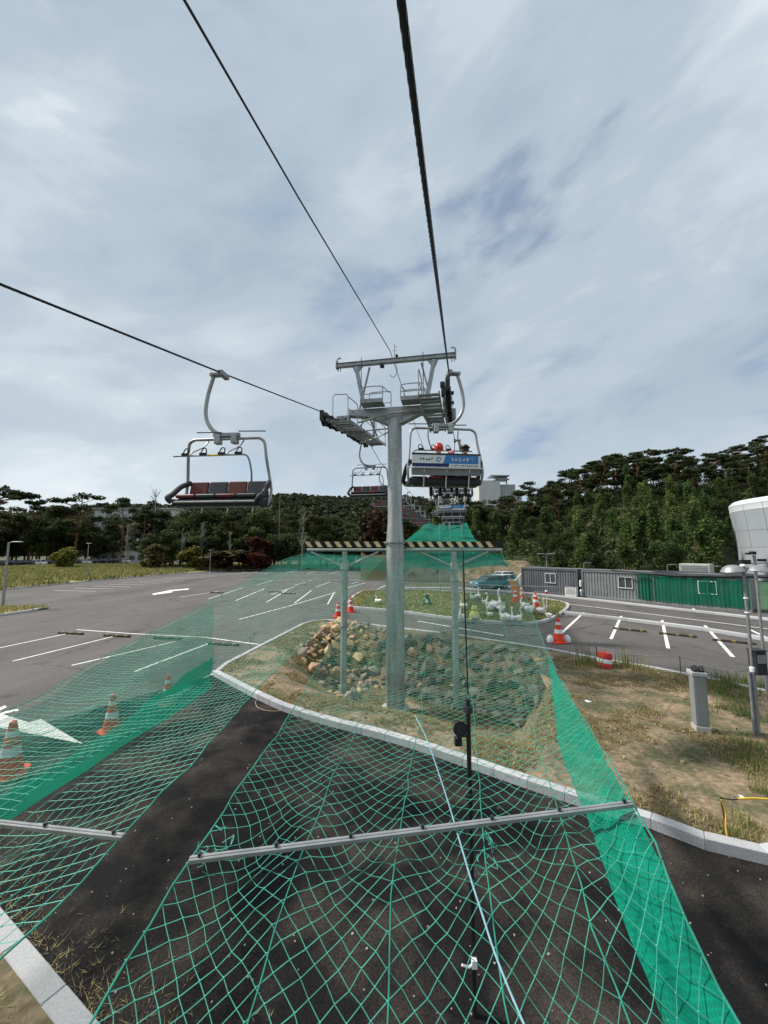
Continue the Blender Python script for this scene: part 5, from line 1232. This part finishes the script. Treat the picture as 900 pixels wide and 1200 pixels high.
# grass and weeds
def blades(name, pts, h, w, mats, seed, lab, cat, lean=.5):
    r = random.Random(seed); vs = []; fs = []; mi = []
    for x, y, z in pts:
        k = r.randint(0, len(mats)-1)
        for _ in range(3):
            a = r.uniform(0, 6.3); hh = h*r.uniform(.5, 1.3); ww = w*r.uniform(.6, 1.3); dx, dy = math.cos(a), math.sin(a); ox, oy = r.uniform(-.5, .5)*h, r.uniform(-.5, .5)*h; l = hh*lean*r.uniform(.2, 1.4)
            i = len(vs); vs += [(x+ox-dy*ww, y+oy+dx*ww, z-.01), (x+ox+dy*ww, y+oy-dx*ww, z-.01), (x+ox+dx*l, y+oy+dy*l, z+hh)]; fs.append((i, i+1, i+2)); mi.append(k)
    me = bpy.data.meshes.new(name); me.from_pydata(vs, [], fs)
    for m in mats: me.materials.append(m)
    me.polygons.foreach_set('material_index', mi); o = bpy.data.objects.new(name, me); COL.objects.link(o); tag(o, lab, cat, None, 'stuff'); return o
straw = mat('straw', (.50, .42, .19), .9, 0, .2, 2, trans=.2); olive = mat('olive_grass', (.20, .20, .06), .9, 0, .2, 2, trans=.3); green = mat('green_grass', (.12, .17, .04), .9, 0, .2, 2, trans=.3)
gr = random.Random(9)
def pts_in(poly, n, hf, cond=None):
    xs = [p[0] for p in poly]; ys = [p[1] for p in poly]; out = []
    for _ in range(n*6):
        if len(out) >= n: break
        x, y = gr.uniform(min(xs), max(xs)), gr.uniform(min(ys), max(ys))
        if inside((x, y), poly) and (cond is None or cond(x, y)): out.append((x, y, hf(x, y)))
    return out
blades('bank_grass', pts_in([p for p in gp if p.x > -200], 42000, bank_h, lambda x, y: y < 112 and x > -105 and noise.noise(Vector((x*.12, y*.12, 5))) > -.35), .55, .1, [olive, straw, green], 1, 'rough yellow green grass on the bank left of the lot', 'grass')
blades('verge_grass', pts_in(gp2, 1500, lambda x, y: .12, lambda x, y: x > -45), .3, .03, [straw, olive], 2, 'dry grass on the verge at the left edge', 'grass')
patch = lambda x, y: noise.noise(Vector((x*.55, y*.55, 2)))+.5*noise.noise(Vector((x*1.7, y*1.7, 8))) > .02
blades('island_grass', pts_in([(p.x, p.y) for p in island], 52000, island_h, lambda x, y: patch(x, y)), .065, .006, [mat('dead_grass', (.20, .14, .08), .9, trans=.2), olive, straw, mat('dead_grass', (.20, .14, .08), .9, trans=.2)], 3, 'thin patchy dry grass on the stony island soil', 'grass', 1.6)
blades('lawn_grass', pts_in([(p.x, p.y) for p in isl2], 9000, lambda x, y: .12), .14, .02, [olive, straw, green], 4, 'short grass on the island with the swans', 'grass')
w1 = [(G(px, py, .1).x+gr.gauss(0, .18), G(px, py, .1).y+gr.gauss(0, .18), .08) for px, py in [(690, 780), (735, 782), (648, 722)] for _ in range(16)]
w2 = [(G(px, py, .1).x+gr.gauss(0, .22), G(px, py, .1).y+gr.gauss(0, .35), .08) for px, py in [(862, 808), (868, 822), (850, 800), (880, 800), (868, 838), (845, 812), (885, 900), (880, 880)] for _ in range(60)]
w3 = [(G(px, py, .1).x+gr.gauss(0, .08), G(px, py, .1).y+gr.gauss(0, .08), .08) for px, py in [(862, 980), (868, 965), (895, 930)] for _ in range(60)]
blades('tall_weeds', w1, .8, .02, [olive, green], 5, 'tall thin weeds along the far kerb of the dry island', 'weeds', .4)
blades('weed_clump', w2, .3, .012, [green, green, olive], 6, 'green weed clumps around the lamp post at the right', 'weeds', .6)
blades('kerb_weeds', w3, .2, .007, [green, olive, straw], 7, 'weeds by the taped stake near the kerb', 'weeds', .6)
kd2 = kd; w4 = []
for _ in range(520):
    t = gr.uniform(-2, 4.5); o_ = gr.expovariate(5); q = kb0+kd2*t-nrm*(.06+o_); w4.append((q.x, q.y, .006))
blades('road_edge_straw', w4, .035, .004, [straw, mat('dead_leaf', (.16, .11, .08), .9)], 8, 'dry straw and leaf litter on the black road along the near left kerb', 'litter', 3)
w5 = [(p[0], p[1], .12) for p in pts_in([(kA+nrm*.25)[:2], (kB+nrm*.25)[:2], (kB+Vector((-1.5, -2, 0)))[:2], (kA+Vector((-2, -3, 0)))[:2]], 2500, lambda x, y: .1)]
blades('bed_straw', w5, .05, .004, [straw, straw, mat('dead_leaf', (.16, .11, .08), .9)], 9, 'dry straw on the soil behind the near left kerb', 'grass', 2)
# small stones on the road and soil
peb = []
for _ in range(700):
    x, y = gr.uniform(-6, 9), gr.uniform(2, 13)
    peb.append((x, y, .01 if not inside((x, y), island) else island_h(x, y)))
b = MB()
for x, y, z in peb:
    s = gr.uniform(.006, .02); b.box((x, y, z), (s, s*1.3, s*.8), Matrix.Rotation(gr.uniform(0, 3), 3, 'Z'))
tag(b.build('gravel_bits', mat('pebble', (.34, .32, .28), .9, objvar=0, var=.3, scale=9)), 'loose bits of gravel on the road and soil', 'gravel', None, 'stuff')

b = MB(); n_ = 0
while n_ < 2600:
    x, y = gr.uniform(-6, 13), gr.uniform(6, 20)
    if not inside((x, y), island): continue
    n_ += 1; s_ = .012+.05*gr.random()**3; b.box((x, y, island_h(x, y)+s_*.2), (s_*1.3, s_, s_*.7), Matrix.Rotation(gr.uniform(0, 3), 3, Vector((gr.random(), gr.random(), 1))))
tag(b.build('soil_clods', mat('clod', (.30, .23, .16), .95, var=.4, scale=3)), 'clods and pebbles scattered over the island soil', 'pebbles', None, 'stuff')
# ------------------------------------------------------------------ walls and buildings
wallm = mat('ribbed_wall_pink', (.42, .35, .29), .9, 0, .12, .6)
o = empty('ribbed_wall', (0, 57, 0), 0, 'pale ribbed retaining wall with dry branches behind the lot, right of the tower pole', 'wall')
x0, x1 = P(470, 660, 57).x, P(530, 660, 57).x; MB().box(((x0+x1)/2, 0, 1.45), (x1-x0, .3, 3.1)).build('wall_panel', wallm, o)
for k in range(16): MB().box((x0+.2+k*(x1-x0)/16, -.18, 1.5), (.12, .06, 3.0)).build('rib', wallm, o)
ob = MB()
for a in ((474, 668), (485, 671), (500, 664), (515, 670)):
    q = P(a[0], a[1], 56.6)-Vector((0, 57, 0)); 
    for _ in range(6): ob.tube([q, q+Vector((gr.uniform(-1, 1), 0, gr.uniform(-.8, .6)))], .04, 4)
ob.build('dry_vine', bark, o)
fa = mat('facade_white', (.55, .56, .56), .7, 0, .08, .3); fg = mat('facade_grey', (.34, .36, .38), .6, 0, .1, .3)
# hilltop building
D = 185
def X(px, d=D): return P(px, 600, d).x
def Z(py, d=D): return P(580, py, d).z
o = empty('hilltop_building', (X(588), D, 0), 0, 'pale blocky building on the hill with ribbed right wing and flat canopy, behind the riders', 'building'); bx = X(588)
MB().box(((X(562)+X(587))/2-bx, 6, Z(563)/2+1), (X(587)-X(562), 12, Z(563)-2)).build('block', fa, o)
MB().box(((X(587)+X(606))/2-bx, 8, Z(567)/2), (X(606)-X(587)-.1, 12, Z(567))).build('block', fg, o)
for k in range(11): MB().box((X(587)+.6+k*(X(606)-X(587))/11-bx, 1.8, (Z(567)+Z(590))/2), (.35, .6, Z(567)-Z(590))).build('fin', fa, o)
b = MB(); xx = [X(596)-bx, X(613)-bx]; b.add([(xx[0], 1, Z(592)), (xx[1], 1, Z(592)), (xx[1], 1, Z(576)), (xx[1], 12, Z(592)), (xx[0], 12, Z(592)), (xx[1], 12, Z(576))], [(0, 1, 2), (4, 5, 3), (0, 2, 5, 4), (1, 3, 5, 2), (0, 4, 3, 1)]); b.build('sloping_wing', fg, o)
MB().box(((X(576)+X(598))/2-bx, 3, Z(557.5)), (X(598)-X(576), 7, .55)).build('canopy', galvd, o); MB().box(((X(582)+X(598))/2-bx, 3, Z(561.5)), (X(598)-X(582), 7, .4)).build('canopy', galvd, o)
MB().box((X(597)-bx, 3, Z(562)), (.5, .5, Z(557)-Z(567))).build('column', galvd, o)
for px in (568, 574, 580): MB().box((X(px)-bx, -.05, Z(588)), (1.6, .2, 1.8)).build('window', glass, o)
# left building
D2 = 132
o = empty('left_building', (P(158, 600, D2).x, D2, 0), 0, 'white long building with rows of windows glimpsed between the left trees', 'building'); w = P(206, 600, D2).x-P(112, 600, D2).x; ht = P(158, 597, D2).z
MB().box((0, 5, ht/2), (w, 10, ht)).build('wall', fa, o); MB().box((0, 4.9, ht+.25), (w+1.2, 11, .5)).build('roof', fg, o)
for fl in range(5):
    for k in range(9):
        wdw = MB().box((-w/2+1.6+k*(w-3)/8, -.02, 2+fl*3.3), (1.9, .12, 1.5)).build('window', glass, o); MB().box((-w/2+1.6+k*(w-3)/8, -.1, 1.2+fl*3.3), (2.1, .12, .12)).build('sill', fg, wdw)
# coloured site cabin
q = P(440, 627, 100); o = empty('site_cabin', (q.x, 100, 0), 0, 'small orange and green cabin with pale roof in the distance left of the tower pole', 'cabin')
MB().box((0, 0, q.z/2), (6, 3, q.z+1.)).build('wall', fa, o)
for k, m in enumerate([orange, mat('cabin_green', (.08, .3, .2), .6), whp]): MB().box((-1.9+k*1.7, -1.55, q.z-.4), (1.3, .1, 1.6)).build('panel', m, o)
MB().box((0, 0, q.z+.75), (6.6, 3.6, .3)).build('roof', mat('cabin_roof', (.42, .22, .14), .7), o)
# the big pale drum at the right edge
shell = mat('drum_shell', (.36, .39, .42), .45, .0, .06, .25, stretch=(1, 1, .4)); shell2 = mat('drum_rim', (.60, .63, .65), .4, 0, .04, .5)
o = empty('white_drum_building', (70, 56, 0), 0, 'huge pale curved drum shaped building panelled in sheets at the right edge', 'building')
tiers = [(-.5, 13.9, 2.6, 13.8), (2.6, 13.8, 5.0, 13.85), (5.0, 13.85, 7.6, 14.05), (7.6, 14.05, 10.7, 14.4), (10.7, 14.4, 11.6, 14.45)]
ns = 26
for ti, (z0, r0, z1, r1) in enumerate(tiers):
    for k in range(ns):
        a0, a1 = 2*math.pi*(k+.008)/ns, 2*math.pi*(k+.992)/ns; vs = []
        for zz, rr_ in ((z0+.02, r0), ((z0+z1)/2, (r0+r1)/2-.03), (z1-.02, r1)):
            for q in range(4):
                a = a0+(a1-a0)*q/3; vs.append((rr_*math.cos(a), rr_*math.sin(a), zz))
        MB().add(vs, [(j*4+i, j*4+i+1, (j+1)*4+i+1, (j+1)*4+i) for j in range(2) for i in range(3)]).build('panel', shell2 if ti == 4 else shell, o, smooth=True)
MB().lathe([(r0-.12, z0) for z0, r0, _, _ in tiers]+[(14.2, 11.6)], 52).build('core', mat('seam', (.27, .29, .31), .7), o)
MB().lathe([(14.45, 11.62), (14.4, 12.0), (14.0, 12.4), (12, 12.5), (6, 12.6), (.1, 12.7)], 52).build('roof', shell2, o, smooth=True)
